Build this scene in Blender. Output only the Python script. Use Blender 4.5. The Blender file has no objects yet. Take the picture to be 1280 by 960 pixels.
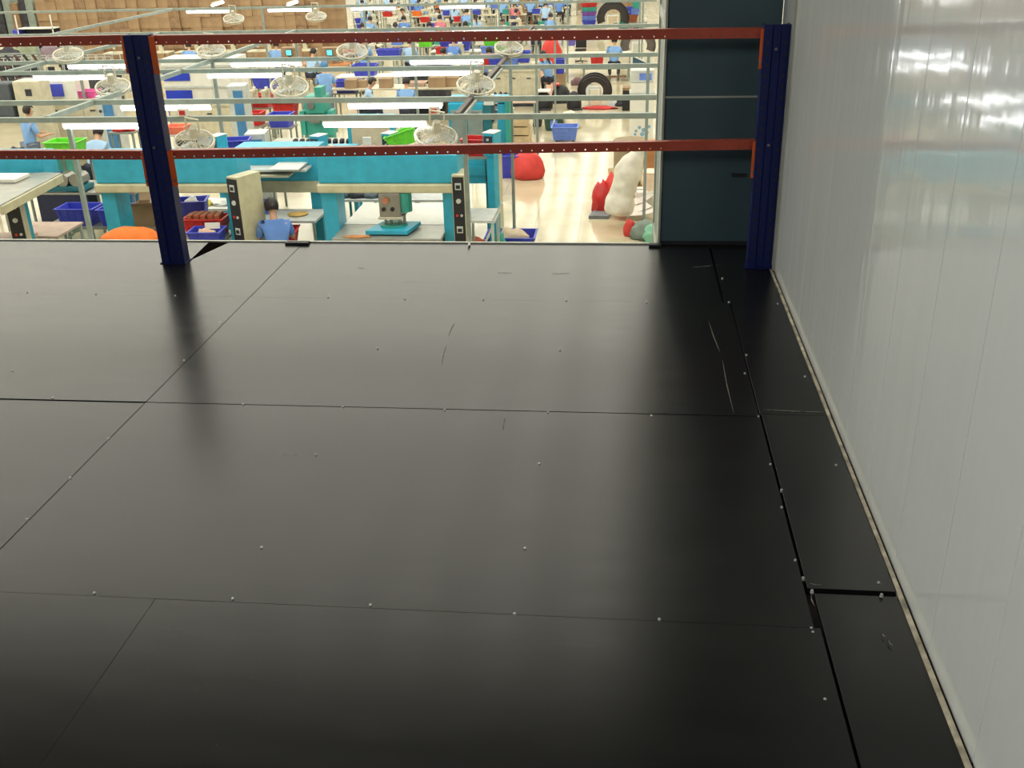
import bpy, bmesh, math, random
from mathutils import Vector, Matrix, noise

# ------------------------------------------------------------------ camera, world, light, exposure
C = bpy.context.scene.collection
scn = bpy.context.scene
FPX = 1277.8
CAM = Vector((0.0, 0.0, 1.68))
AX_R = Vector((0.99427776, 0.10378206, -0.02531844))
AX_U = Vector((-0.0202855, 0.4161218, 0.90908259))
AX_F = Vector((-0.10488202, 0.903367, -0.41584592))
cam_d = bpy.data.cameras.new('camera')
cam = bpy.data.objects.new('camera', cam_d)
C.objects.link(cam)
m = Matrix((AX_R, AX_U, -AX_F)).transposed().to_4x4()
m.translation = CAM
cam.matrix_world = m
cam_d.sensor_width = 36.0
cam_d.lens = FPX / 1280 * 36
cam_d.clip_start = 0.05
cam_d.clip_end = 300
scn.camera = cam
scn.view_settings.view_transform = 'Standard'
scn.view_settings.look = 'None'
scn.view_settings.gamma = 1
scn.view_settings.use_curve_mapping = False
scn.view_settings.exposure = 0.0
world = bpy.data.worlds.new('world')
scn.world = world
world.use_nodes = True
world.node_tree.nodes['Background'].inputs[0].default_value = (0.98, 0.97, 0.90, 1)
world.node_tree.nodes['Background'].inputs[1].default_value = 0.45
SKYLIGHT = 3.3          # daylight through the translucent roof strips
TUBE = 8.0              # fluorescent tubes over the benches
_al = bpy.data.lights.new('platform_fill', 'AREA')       # unseen fill light added behind the camera, high left, to brighten the white wall
_al.shape = 'RECTANGLE'; _al.size = 2.4; _al.size_y = .5; _al.energy = 85; _al.color = (1, .98, .92)
_ao = bpy.data.objects.new('platform_fill', _al); C.objects.link(_ao)
_ao.location = (-2.6, -.9, 2.75); _ao.rotation_euler = (Vector((.775, 1.6, .3)) - Vector((-2.6, -.9, 2.75))).to_track_quat('-Z', 'Y').to_euler()
FZ = -3.32              # factory floor, mezzanine floor is z = 0
LZ = -0.44              # height of the tubes
random.seed(7)
R = random.Random(11)


def ray(u, v):
    return AX_R * ((u - 640) / FPX) - AX_U * ((v - 480) / FPX) + AX_F


def at(u, v, Y):
    d = ray(u, v)
    return CAM + d * (Y / d.y)


def onh(u, v, h):
    return onz(u, v, FZ + h)


def onz(u, v, z=FZ):
    d = ray(u, v)
    return CAM + d * ((z - CAM.z) / d.z)


# ------------------------------------------------------------------ materials
def lin(c):
    return tuple(((x / 255) / 12.92 if x / 255 < .04045 else ((x / 255 + .055) / 1.055) ** 2.4) for x in c)


_M = {}


def mat(name, rgb, rough=.5, metal=0, var=.08, scale=6, bump=0, emit=None, spec=.5):
    if name in _M:
        return _M[name]
    mt = bpy.data.materials.new(name)
    mt.use_nodes = True
    nt = mt.node_tree
    b = nt.nodes['Principled BSDF']
    col = lin(rgb)
    b.inputs['Roughness'].default_value = rough
    b.inputs['Metallic'].default_value = metal
    b.inputs['Specular IOR Level'].default_value = spec
    tc = nt.nodes.new('ShaderNodeTexCoord')
    nz = nt.nodes.new('ShaderNodeTexNoise')
    nz.inputs['Scale'].default_value = scale
    nz.inputs['Detail'].default_value = 4
    nt.links.new(tc.outputs['Object'], nz.inputs['Vector'])
    rp = nt.nodes.new('ShaderNodeValToRGB')
    rp.color_ramp.elements[0].position = .3
    rp.color_ramp.elements[1].position = .7
    rp.color_ramp.elements[0].color = (*[max(0, x * (1 - var * 2)) for x in col], 1)
    rp.color_ramp.elements[1].color = (*[min(1, x * (1 + var)) for x in col], 1)
    nt.links.new(nz.outputs['Fac'], rp.inputs['Fac'])
    nt.links.new(rp.outputs['Color'], b.inputs['Base Color'])
    if bump:
        bp = nt.nodes.new('ShaderNodeBump')
        bp.inputs['Strength'].default_value = bump
        bp.inputs['Distance'].default_value = .01
        nt.links.new(nz.outputs['Fac'], bp.inputs['Height'])
        nt.links.new(bp.outputs['Normal'], b.inputs['Normal'])
    if emit:
        b.inputs['Emission Color'].default_value = (*lin(rgb), 1)
        b.inputs['Emission Strength'].default_value = emit
    _M[name] = mt
    return mt


def board_material():
    mt = bpy.data.materials.new('black film faced board')
    mt.use_nodes = True
    nt = mt.node_tree
    N, L = nt.nodes.new, nt.links.new
    b = nt.nodes['Principled BSDF']
    geo = N('ShaderNodeNewGeometry')
    n1 = N('ShaderNodeTexNoise'); n1.inputs['Scale'].default_value = 1.3; n1.inputs['Detail'].default_value = 6
    L(geo.outputs['Position'], n1.inputs['Vector'])
    mp = N('ShaderNodeMapping'); mp.inputs['Scale'].default_value = (3, 14, 3); mp.inputs['Rotation'].default_value = (0, 0, .12)
    L(geo.outputs['Position'], mp.inputs['Vector'])
    n2 = N('ShaderNodeTexNoise'); n2.inputs['Scale'].default_value = 1.0; n2.inputs['Detail'].default_value = 8
    L(mp.outputs[0], n2.inputs['Vector'])
    n3 = N('ShaderNodeTexNoise'); n3.inputs['Scale'].default_value = 260; n3.inputs['Detail'].default_value = 2
    L(geo.outputs['Position'], n3.inputs['Vector'])
    # base colour: black phenolic film, dust
    rp = N('ShaderNodeValToRGB')
    rp.color_ramp.elements[0].position = .35; rp.color_ramp.elements[0].color = (.0058, .0062, .0060, 1)
    rp.color_ramp.elements[1].position = .75; rp.color_ramp.elements[1].color = (.0135, .0132, .0120, 1)
    L(n1.outputs['Fac'], rp.inputs['Fac'])
    vor = N('ShaderNodeTexVoronoi'); vor.inputs['Scale'].default_value = 30
    L(geo.outputs['Position'], vor.inputs['Vector'])
    lt = N('ShaderNodeMath'); lt.operation = 'LESS_THAN'; lt.inputs[1].default_value = .035
    L(vor.outputs['Distance'], lt.inputs[0])
    gt = N('ShaderNodeMath'); gt.operation = 'GREATER_THAN'; gt.inputs[1].default_value = .56
    L(n1.outputs['Fac'], gt.inputs[0])
    ml = N('ShaderNodeMath'); ml.operation = 'MULTIPLY'
    L(lt.outputs[0], ml.inputs[0]); L(gt.outputs[0], ml.inputs[1])
    mx = N('ShaderNodeMixRGB'); mx.inputs['Color2'].default_value = (.11, .11, .10, 1)
    L(ml.outputs[0], mx.inputs['Fac']); L(rp.outputs['Color'], mx.inputs['Color1'])
    L(mx.outputs[0], b.inputs['Base Color'])
    rr = N('ShaderNodeMapRange'); rr.inputs['To Min'].default_value = .20; rr.inputs['To Max'].default_value = .30
    L(n2.outputs['Fac'], rr.inputs['Value']); L(rr.outputs[0], b.inputs['Roughness'])
    b.inputs['Specular IOR Level'].default_value = .37
    ad = N('ShaderNodeMath'); ad.operation = 'MULTIPLY_ADD'; ad.inputs[1].default_value = .12
    L(n3.outputs['Fac'], ad.inputs[0]); L(n2.outputs['Fac'], ad.inputs[2])
    bp = N('ShaderNodeBump'); bp.inputs['Strength'].default_value = .12; bp.inputs['Distance'].default_value = .002
    L(ad.outputs[0], bp.inputs['Height']); L(bp.outputs['Normal'], b.inputs['Normal'])
    return mt


def panel_material():
    mt = bpy.data.materials.new('glossy white coated panel')
    mt.use_nodes = True
    nt = mt.node_tree
    N, L = nt.nodes.new, nt.links.new
    b = nt.nodes['Principled BSDF']
    b.inputs['Base Color'].default_value = (.76, .80, .79, 1)
    b.inputs['Roughness'].default_value = .09
    b.inputs['Specular IOR Level'].default_value = .62
    geo = N('ShaderNodeNewGeometry')
    mp = N('ShaderNodeMapping'); mp.inputs['Scale'].default_value = (1, 7, .9)
    L(geo.outputs['Position'], mp.inputs['Vector'])
    n = N('ShaderNodeTexNoise'); n.inputs['Scale'].default_value = 1.6; n.inputs['Detail'].default_value = 2
    L(mp.outputs[0], n.inputs['Vector'])
    mp2 = N('ShaderNodeMapping'); mp2.inputs['Scale'].default_value = (1, 2, 9)
    L(geo.outputs['Position'], mp2.inputs['Vector'])
    n2 = N('ShaderNodeTexNoise'); n2.inputs['Scale'].default_value = 2.2; n2.inputs['Detail'].default_value = 1
    L(mp2.outputs[0], n2.inputs['Vector'])
    ad = N('ShaderNodeMath'); ad.operation = 'MULTIPLY_ADD'; ad.inputs[1].default_value = .25
    L(n2.outputs['Fac'], ad.inputs[0]); L(n.outputs['Fac'], ad.inputs[2])
    bp = N('ShaderNodeBump'); bp.inputs['Strength'].default_value = .16; bp.inputs['Distance'].default_value = .010
    L(ad.outputs[0], bp.inputs['Height']); L(bp.outputs['Normal'], b.inputs['Normal'])
    return mt


M_board = board_material()
M_panel = panel_material()
M_teal = mat('teal enamel', (50, 170, 200), .4)
M_green = mat('sea green enamel', (60, 160, 145), .45)
M_cream = mat('cream enamel', (200, 194, 160), .45)
M_grey = mat('grey steel plate', (160, 160, 150), .35, .3)
M_lgrey = mat('light grey paint', (196, 200, 196), .5)
M_white = mat('white laminate', (228, 226, 216), .45, var=.03)
M_beige = mat('beige machine paint', (205, 198, 172), .45)
M_frame = mat('grey green painted steel', (140, 152, 144), .5)
M_black = mat('black rubber', (30, 30, 34), .6)
M_dark = mat('dark grey cloth', (62, 62, 70), .8, var=.25)
M_steel = mat('bare steel', (150, 148, 142), .35, .8)
M_bin = mat('blue plastic', (62, 72, 190), .45)
M_binl = mat('light blue plastic', (105, 135, 215), .45)
M_red = mat('red plastic', (200, 42, 40), .45)
M_lime = mat('lime plastic', (110, 215, 50), .45)
M_carton = mat('brown cardboard', (164, 136, 104), .85, var=.1, scale=3)
M_cartond = mat('dark brown cardboard', (148, 120, 92), .85, var=.15)
M_orange = mat('orange cloth', (232, 118, 40), .8)
M_blue = mat('strong blue panel', (28, 58, 190), .4)
M_mblue = mat('mid blue paint', (70, 130, 180), .45)
M_post = mat('navy powder coat', (16, 29, 88), .5, .0, var=.05, spec=.3)
M_beam = mat('orange red powder coat', (176, 74, 54), .4, .1)
M_orange_plate = mat('orange powder coat', (222, 96, 36), .4, .1)
M_dpanel = mat('blue grey painted sheet', (70, 93, 101), .45, .1, var=.05, scale=3)
M_alu = mat('pale grey aluminium', (186, 188, 176), .4, .2)
M_tube = mat('fluorescent tube', (250, 252, 255), .3, var=0, emit=TUBE)
M_sky = mat('translucent roof sheet', (255, 253, 243), .5, var=0, emit=SKYLIGHT)
M_roof = mat('pale roof sheet', (196, 200, 200), .6)
M_wallw = mat('white painted wall', (215, 215, 208), .6, var=.03)
M_dceil = mat('dark unlit ceiling sheet', (52, 52, 50), .7)
M_skin = mat('skin', (206, 158, 128), .6, var=.03)
M_hair = mat('black hair', (34, 26, 24), .55)
M_shirt = [mat('light blue work shirt', (128, 170, 222), .85, var=.06), mat('pale blue work shirt', (166, 196, 226), .85, var=.06),
           mat('blue work shirt', (98, 138, 205), .85, var=.06), mat('white work shirt', (222, 222, 218), .85, var=.05),
           mat('dark work shirt', (52, 58, 84), .85, var=.06), mat('pink work shirt', (205, 120, 135), .85, var=.06)]
M_trous = mat('dark trousers', (44, 46, 60), .85)
M_trousg = mat('grey blue trousers', (120, 130, 150), .85)
M_shoe = mat('shoe', (40, 36, 36), .6)
M_screen = mat('lit screen', (90, 215, 225), .3, var=0, emit=1.2)
M_wood = mat('orange brown wood', (206, 140, 84), .6, var=.15, scale=2)
M_pink = mat('pinkish table board', (206, 178, 160), .6)
M_tilebase = mat('grout', (150, 142, 120), .8)
M_fan = mat('fan wire', (205, 200, 182), .4, .2)
M_ply = mat('raw plywood edge', (214, 204, 180), .8, var=.3, scale=18)
M_gap = mat('dirty gap filler', (48, 40, 32), .9, var=.4, scale=20)


def tile_material():
    mt = bpy.data.materials.new('glossy cream floor tile')
    mt.use_nodes = True
    nt = mt.node_tree
    b = nt.nodes['Principled BSDF']
    geo = nt.nodes.new('ShaderNodeNewGeometry')
    nz = nt.nodes.new('ShaderNodeTexNoise'); nz.inputs['Scale'].default_value = 1.2; nz.inputs['Detail'].default_value = 5
    nt.links.new(geo.outputs['Position'], nz.inputs['Vector'])
    rp = nt.nodes.new('ShaderNodeValToRGB')
    rp.color_ramp.elements[0].position = .3; rp.color_ramp.elements[0].color = (*lin((188, 178, 148)), 1)
    rp.color_ramp.elements[1].position = .7; rp.color_ramp.elements[1].color = (*lin((204, 194, 164)), 1)
    nt.links.new(nz.outputs['Fac'], rp.inputs['Fac'])
    nt.links.new(rp.outputs['Color'], b.inputs['Base Color'])
    b.inputs['Roughness'].default_value = .12
    b.inputs['Specular IOR Level'].default_value = .35
    return mt


M_tile = tile_material()


# ------------------------------------------------------------------ mesh building
class MB:
    def __init__(s):
        s.v = []; s.f = []

    def box(s, x0, x1, y0, y1, z0, z1, top=1.0, T=None):
        cx, cy = (x0 + x1) / 2, (y0 + y1) / 2
        p = []
        for z, k in ((z0, 1.0), (z1, top)):
            for x, y in ((x0, y0), (x1, y0), (x1, y1), (x0, y1)):
                p.append(Vector((cx + (x - cx) * k, cy + (y - cy) * k, z)))
        if T is not None:
            p = [T @ q for q in p]
        n = len(s.v)
        s.v += p
        for q in ((0, 3, 2, 1), (4, 5, 6, 7), (0, 1, 5, 4), (1, 2, 6, 5), (2, 3, 7, 6), (3, 0, 4, 7)):
            s.f.append(tuple(n + i for i in q))
        return s

    def bar(s, a, b, w, h=None):
        a, b = Vector(a), Vector(b)
        h = h or w
        d = (b - a); L = d.length
        q = d.to_track_quat('Z', 'Y').to_matrix().to_4x4()
        q.translation = a
        return s.box(-w / 2, w / 2, -h / 2, h / 2, 0, L, T=q)

    def cyl(s, a, b, r, n=10, r2=None, cap=True):
        a, b = Vector(a), Vector(b)
        r2 = r if r2 is None else r2
        q = (b - a).to_track_quat('Z', 'Y').to_matrix()
        k = len(s.v)
        for p, rr in ((a, r), (b, r2)):
            for i in range(n):
                t = 2 * math.pi * i / n
                s.v.append(p + q @ Vector((math.cos(t) * rr, math.sin(t) * rr, 0)))
        for i in range(n):
            j = (i + 1) % n
            s.f.append((k + i, k + j, k + n + j, k + n + i))
        if cap:
            s.f.append(tuple(k + n + i for i in range(n)))
            s.f.append(tuple(k + n - 1 - i for i in range(n)))
        return s

    def ring(s, c, R_, r, T=None, n=20, m=6):
        k = len(s.v)
        for i in range(n):
            t = 2 * math.pi * i / n
            for j in range(m):
                u = 2 * math.pi * j / m
                p = Vector(((R_ + r * math.cos(u)) * math.cos(t), (R_ + r * math.cos(u)) * math.sin(t), r * math.sin(u))) + Vector(c)
                s.v.append(T @ p if T is not None else p)
        for i in range(n):
            for j in range(m):
                a, b = i * m + j, i * m + (j + 1) % m
                c2, d = ((i + 1) % n) * m + (j + 1) % m, ((i + 1) % n) * m + j
                s.f.append((k + a, k + d, k + c2, k + b))
        return s

    def poly(s, pts):
        n = len(s.v)
        s.v += [Vector(p) for p in pts]
        s.f.append(tuple(range(n, n + len(pts))))
        return s

    def prism(s, pts, z0, z1):
        n = len(s.v); k = len(pts)
        s.v += [Vector((x, y, z0)) for x, y in pts] + [Vector((x, y, z1)) for x, y in pts]
        s.f.append(tuple(n + k - 1 - i for i in range(k)))
        s.f.append(tuple(n + k + i for i in range(k)))
        for i in range(k):
            j = (i + 1) % k
            s.f.append((n + i, n + j, n + k + j, n + k + i))
        return s

    def mesh(s, name, m, smooth=False):
        me = bpy.data.meshes.new(name)
        me.from_pydata([tuple(p) for p in s.v], [], s.f)
        me.materials.append(m)
        if smooth:
            for p in me.polygons:
                p.use_smooth = True
        me.update()
        return me

    def build(s, name, m, parent=None, bevel=0, smooth=False):
        o = bpy.data.objects.new(name, s.mesh(name, m, smooth))
        C.objects.link(o)
        if parent is not None:
            o.parent = parent
        if bevel:
            b = o.modifiers.new('bevel', 'BEVEL'); b.width = bevel; b.segments = 2; b.limit_method = 'ANGLE'
        return o


def tag(o, label, cat, group=None):
    o['label'] = label; o['category'] = cat
    if group:
        o['group'] = group
    return o


def thing(name, label, cat, loc=(0, 0, 0), rz=0, group=None):
    o = bpy.data.objects.new(name, None)
    C.objects.link(o)
    o.empty_display_size = .1
    o.location = loc; o.rotation_euler = (0, 0, rz)
    return tag(o, label, cat, group)


def struct(name, o=None, loc=(0, 0, 0)):
    if o is None:
        o = bpy.data.objects.new(name, None); C.objects.link(o); o.location = loc
    o['kind'] = 'structure'
    return o


def dup(root, loc, rz=None, label=None, group=None, rot=None, mats=None, scale=None):
    r = root.copy(); C.objects.link(r); r.location = loc
    if rz is not None:
        r.rotation_euler = (0, 0, rz)
    if rot is not None:
        r.rotation_euler = rot
    if scale:
        r.scale = scale
    if label:
        r['label'] = label
    if group:
        r['group'] = group
    for ch in root.children:
        c = ch.copy(); C.objects.link(c); c.parent = r
        for g in ch.children:
            d = g.copy(); C.objects.link(d); d.parent = c
    return r


_spare = []     # prototypes that are only copied from


def retire(o):
    for ch in list(o.children):
        retire(ch)
    bpy.data.objects.remove(o)


ORD = ['first', 'second', 'third', 'fourth', 'fifth', 'sixth', 'seventh', 'eighth', 'ninth', 'tenth', 'eleventh', 'twelfth',
       'thirteenth', 'fourteenth', 'fifteenth', 'sixteenth', 'seventeenth', 'eighteenth', 'nineteenth', 'twentieth', 'twenty-first', 'twenty-second', 'twenty-third', 'twenty-fourth']

# ================================================================== STRUCTURE
EDGE = 5.55
WX = 0.775
# --- mezzanine floor of black film faced boards
fl = struct('floor')
b = MB().box(-7.5, WX + .1, -2.9, EDGE - .02, -.30, -.021)
o = b.build('subfloor', M_gap, fl)
XS = -1.089 * 1.68
XR = .302 * 1.68
XE = .447 * 1.68
Y0, Y1, Y2, Y3, Y4 = EDGE - .012, 2.747 * 1.68, 2.031 * 1.68, 1.303 * 1.68, .575 * 1.68
Y5 = -.27


def board(x0, x1, y0, y1, z=0, skew=0, bv=.0006, g=.0009):
    p = [(x0 + g, y0 + g), (x1 - g, y0 + g), (x1 - g + skew, y1 - g), (x0 + g, y1 - g)]
    o = MB().prism(p, -.02, 0).build('board', M_board, fl, bevel=bv)
    o.location.z = z
    return o


board(-7.4, -4.25, Y1, Y0); board(-4.25, XS, Y1, Y0, .0005)
# boards of the far row: the notch at the blue post is only a dark sheet
board(XS, XR - .035, Y1, Y0, -.0008)
board(XR - .025, XE, Y1, Y0, -.002)
board(-7.4, -4.25, Y2, Y1); board(-4.25, XS, Y2, Y1, .0012)
board(XS, XR, Y2, Y1 - .001, .0002)
board(XR + .004, XE, Y2 + .02, Y1, -.0005)
board(-7.4, -4.25, Y3, Y2, -.001); board(-4.25, XS - .004, Y3, Y2, -.002)
board(XS, XR + .002, Y3, Y2 - .004, .0008)
board(XR + .010, XE, 1.405 * 1.68, Y2 + .016, .001)
board(-7.4, -3.66, Y4, Y3 - .002, .001); board(-3.66, -.747 * 1.68, Y4, Y3 - .002, .0030, g=.0003)
board(-.747 * 1.68, XR + .016, Y4, Y3 - .002, .0028, g=.0003)
board(XR + .026, XE + .004, .2, 1.405 * 1.68 - .010, -.007)
board(-7.4, -3.66, Y5, Y4); board(-3.66, -1.2, Y5, Y4); board(-1.2, XR + .02, Y5, Y4)
board(XR + .026, XE + .004, -1.2, .195, -.003)
board(-7.4, -2.5, -2.9, Y5); board(-2.5, XR + .02, -2.9, Y5); board(XR + .026, XE + .004, -2.9, -1.205)
# screws, at the places the photograph shows them
M_screw = mat('zinc screw', (205, 205, 200), .35, .4)
sc = MB().cyl((0, 0, -.006), (0, 0, .0035), .0055, 8, .0035).mesh('screw', M_screw)
for (u, v) in [(118, 742), (291, 749), (463, 757), (643, 768), (824, 775), (327, 685), (656, 686), (395, 569), (674, 580),
               (304, 506), (429, 509), (556, 513), (685, 516), (814, 520), (948, 521), (136, 549), (88, 598), (34, 650),
               (16, 464), (66, 498), (219, 370), (120, 368), (34, 366), (410, 372), (506, 374), (604, 375), (708, 376), (808, 378), (911, 378),
               (472, 436), (700, 438), (963, 581), (977, 613), (977, 635), (994, 701), (1004, 723), (1098, 729), (1102, 744),
               (1014, 786), (1016, 791), (1031, 875), (1045, 582), (1006, 471), (972, 380), (931, 467), (933, 444), (903, 348), (230, 451), (276, 404), (1015, 739)]:
    p = onz(u, v, 0)
    o = bpy.data.objects.new('screw', sc); C.objects.link(o); o.parent = fl; o.location = (p.x, p.y, .001)
M_scuff = mat('chalky scuff', (150, 146, 134), .9, var=.5, scale=60)
for q in [((568, 404), (561, 420)), ((558, 432), (552, 456)), ((886, 402), (900, 440)), ((903, 450), (917, 516)), ((866, 334), (898, 331)), ((1012, 729), (1026, 731)), ((1104, 792), (1107, 796)), ((1111, 800), (1116, 807)), ((632, 521), (629, 541)), ((955, 512), (1030, 515)), ((447, 334), (456, 335)), ((622, 340), (640, 341)), ((1014, 743), (1018, 757)), ((690, 342), (712, 341))]:
    a_, b_ = onz(*q[0], .0012), onz(*q[1], .0012)
    n_ = (b_ - a_).cross(Vector((0, 0, 1))).normalized() * .0016
    m_ = a_.lerp(b_, .5) + n_ * 2
    MB().prism([(a_ - n_ * .3).xy, (m_ - n_).xy, (b_ - n_ * .3).xy, (b_ + n_ * .3).xy, (m_ + n_).xy, (a_ + n_ * .3).xy], .001, .0016).build('scuff_mark', M_scuff, fl)
# raw edge of the boards and the dirty gap along the wall
e = MB()
prev = None
for i in range(60):
    y = -2.9 + (5.40 + 2.9) * i / 59
    w = .006 + .003 * noise.noise(Vector((y * 3.1, 0, 0)))
    cur = (y, w)
    if prev:
        e.prism([(XE + .003, prev[0]), (XE + .009 + prev[1], prev[0]), (XE + .009 + cur[1], y), (XE + .003, y)], -.018, -.001)
    prev = cur
e.build('ply_edge', M_ply, fl)
MB().box(XE + .001, WX + .005, -2.9, 5.5, -.02, -.012).build('gap_strip', M_gap, fl)
# edge trim over the hall
tr = MB().box(-7.4, .20, EDGE - .006, EDGE + .012, -.33, .006).build('trim_1', M_alu)
struct('trim_1', tr)
for i, (u, v) in enumerate([(367, 303), (381, 303), (819, 308)]):
    p = onz(u, v, 0)
    o = MB().box(-.035, .035, -.03, .012, -.004, .010).build('edge_clamp', M_black, None, bevel=.002)
    o.location = (p.x, EDGE - .03, .004)
    tag(o, ['small black clamp on the floor edge, left one of a close pair', 'small black clamp on the floor edge, right one of a close pair', 'small black clamp at the foot of the pale corner post'][i], 'clamp')
o = MB().bar((0, 0, 0), (.004, -.05, .0), .012, .004).bar((0, 0, 0), (-.012, .012, .03), .008, .004).build('cable_tie', M_white)
p = onz(587, 304, .004); o.location = (p.x, EDGE - .02, .008)
tag(o, 'white cable tie end lying over the floor edge', 'cable tie')

# --- white panel wall on the right
wr = struct('wall_right')
MB().box(WX + .012, WX + .10, -3.0, EDGE, -.3, 4.4).build('wall_core', mat('dark joint sealant', (58, 60, 58), .8), wr)
PW = .362
y = 2.483 - PW * 15
seams = []
k = 0
while y < 5.5:
    y1 = min(y + PW, EDGE - .02)
    gg = .0014
    pts = [(y + gg, 0), (y1 - gg, 0)]
    o = MB()
    x0, x1 = WX, WX + .02
    q = [(x1, y + gg), (x0 + .003, y + gg), (x0, y + gg + .0012), (x0, y1 - gg - .0012), (x0 + .003, y1 - gg), (x1, y1 - gg)]
    o.prism(q[::-1], -.013, 4.4)
    oo = o.build('panel', M_panel, wr)
    y = y1 if y1 > y + .1 else 99
    k += 1
# --- dark sheet wall facing the camera at the end of the platform
we = struct('wall_end')
MB().box(.205, WX, EDGE, EDGE + .03, .0, .795).build('sheet', M_dpanel, we)
MB().box(.205, WX, EDGE, EDGE + .03, .803, 4.4).build('sheet', M_dpanel, we)
MB().box(.205, WX, EDGE + .03, EDGE + .10, -3.3, 4.4).build('backing', M_dpanel, we)
MB().box(.205, WX, EDGE - .007, EDGE, .793, .803).build('joint_trim', M_alu, we)
MB().box(.205, WX, EDGE - .006, EDGE, .0, .02).build('bottom_trim', M_black, we)
p = at(922, 219, EDGE)
MB().box(p.x - .03, p.x + .045, EDGE - .012, EDGE, p.z - .008, p.z + .010).build('latch_plate', M_black, we)
# pale corner post of the partition
wp = struct('wall_partition')
MB().box(.212, .26, EDGE + .10, 6.9, FZ, 4.4).build('partition_panel', M_frame, wp)
for yy_ in (5.9, 6.84):
    MB().box(.200, .212, yy_, yy_ + .06, FZ, 4.4).build('mullion', M_alu, wp)
for zz_ in (-.30, 1.10):
    MB().box(.202, .212, EDGE + .1, 6.9, zz_, zz_ + .06).build('transom', M_alu, wp)
pc = struct('trim_2')
MB().box(.192, .205, EDGE - .02, EDGE + .10, .0, 4.4).build('corner_post', M_alu, pc, bevel=.004)
tr = MB().box(WX - .012, WX, 5.10, 5.115, .0, 4.4).build('trim_3', M_alu); struct('trim_3', tr)
# ceiling and back wall of the platform
o = MB().box(-7.5, WX + .1, -3.0, EDGE, 3.05, 3.13).build('ceiling', M_dceil); struct('ceiling', o)
o = MB().box(-7.5, WX + .1, -3.1, -3.0, -.3, 4.48).build('wall_back', M_dpanel); struct('wall_back', o)

# --- factory hall
hf = struct('floor_hall')
HX0, HX1, HY1 = -34, 4.2, 68
MB().box(HX0, HX1, -3, HY1, FZ - .1, FZ - .012).build('grout_bed', M_tilebase, hf)
TS = .8
tm = MB().box(.002, TS - .002, .002, TS - .002, -.012, 0).mesh('tile', M_tile)
tx0, ty0 = onz(727, 270).x % TS, 19.95 % TS
ix0, ix1 = math.floor(-3.6 / TS), math.floor(2.2 / TS)
nt_ = 0
X_T0, X_T1 = tx0 + ix0 * TS, tx0 + (ix1 + 1) * TS
yy = ty0 + math.floor(15 / TS) * TS
Y_T0 = yy
while yy < 44 and nt_ < 296:
    for i in range(ix0, ix1 + 1):
        o = bpy.data.objects.new('tile', tm); C.objects.link(o); o.parent = hf
        o.location = (tx0 + i * TS, yy, FZ); nt_ += 1
    yy += TS
Y_T1 = yy
for n_, (a, b_, c, d) in enumerate([(HX0, X_T0, -3, HY1), (X_T1, HX1, -3, HY1), (X_T0, X_T1, -3, Y_T0), (X_T0, X_T1, Y_T1, HY1)]):
    MB().box(a, b_, c, d, FZ - .012, FZ - .0005).build('tiled_area', M_tile, hf)
wl = [('wall_far', (HX0, HX1, HY1, HY1 + .2, FZ, 5.2)), ('wall_hall_right', (HX1, HX1 + .2, EDGE + .1, HY1, FZ, 5.2)), ('wall_hall_left', (HX0 - .2, HX0, -3, HY1, FZ, 5.2)),
      ('wall_under', (-34, 4.2, EDGE - .45, EDGE - .35, FZ, -.34))]
for n_, q in wl:
    o = MB().box(*q).build(n_, M_wallw); struct(n_, o)
rf = struct('ceiling_hall')
xs = HX0
while xs < HX1 - .1:
    MB().box(xs, xs + .5, EDGE, HY1, 5.2, 5.3).build('roof_sheet', M_roof, rf)
    MB().box(xs + .5, xs + 1.0, EDGE, HY1, 5.22, 5.26).build('skylight_panel', M_sky, rf)
    xs += 1.0
MB().box(-34, -7.5, -3, EDGE, 5.2, 5.3).build('roof_sheet', M_roof, rf)

# ================================================================== RAILING (rack uprights and perforated beams)
def perforated(parent, x0, x1, zc0, zc1, y, rail_h=.046, depth=.04, pitch=.0532):
    """an angle section: front web with a row of holes near the foot, top flange with a row of slots"""
    L = x1 - x0
    n = int(L / pitch)
    b = MB()
    hz0, hz1 = .009, .016      # hole heights in the web
    hw = .0032
    def q(x, yy, z):
        t = (x - x0) / L
        return (x, yy, zc0 + (zc1 - zc0) * t + z - rail_h / 2)
    xs = [x0]
    for i in range(n):
        c = x0 + (i + .5) * L / n
        xs += [c - hw, c + hw]
    xs.append(x1)
    th = .002
    for i in range(len(xs) - 1):
        a, c = xs[i], xs[i + 1]
        hole = i % 2 == 1
        segs = [(0, hz0), (hz1, rail_h)] if hole else [(0, rail_h)]
        for (z0, z1) in segs:
            for yy, fl_ in ((y, 1), (y + th, 0)):
                pts = [q(a, yy, z0), q(c, yy, z0), q(c, yy, z1), q(a, yy, z1)]
                b.poly(pts if fl_ else pts[::-1])
        if hole:
            b.poly([q(a, y, hz0), q(a, y + th, hz0), q(a, y + th, hz1), q(a, y, hz1)][::-1])
            b.poly([q(c, y, hz0), q(c, y + th, hz0), q(c, y + th, hz1), q(c, y, hz1)])
        # top flange with slots
        fsegs = [(0, .012), (.030, depth)] if hole else [(0, depth)]
        for (d0, d1) in fsegs:
            b.poly([q(a, y + d0, rail_h), q(c, y + d0, rail_h), q(c, y + d1, rail_h), q(a, y + d1, rail_h)])
            b.poly([q(a, y + d0, rail_h - th), q(c, y + d0, rail_h - th), q(c, y + d1, rail_h - th), q(a, y + d1, rail_h - th)][::-1])
    # end seams
    b.poly([q(x0, y, 0), q(x0, y + th, 0), q(x1, y + th, 0), q(x1, y, 0)])
    return b.build('rail', M_beam, parent)


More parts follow.
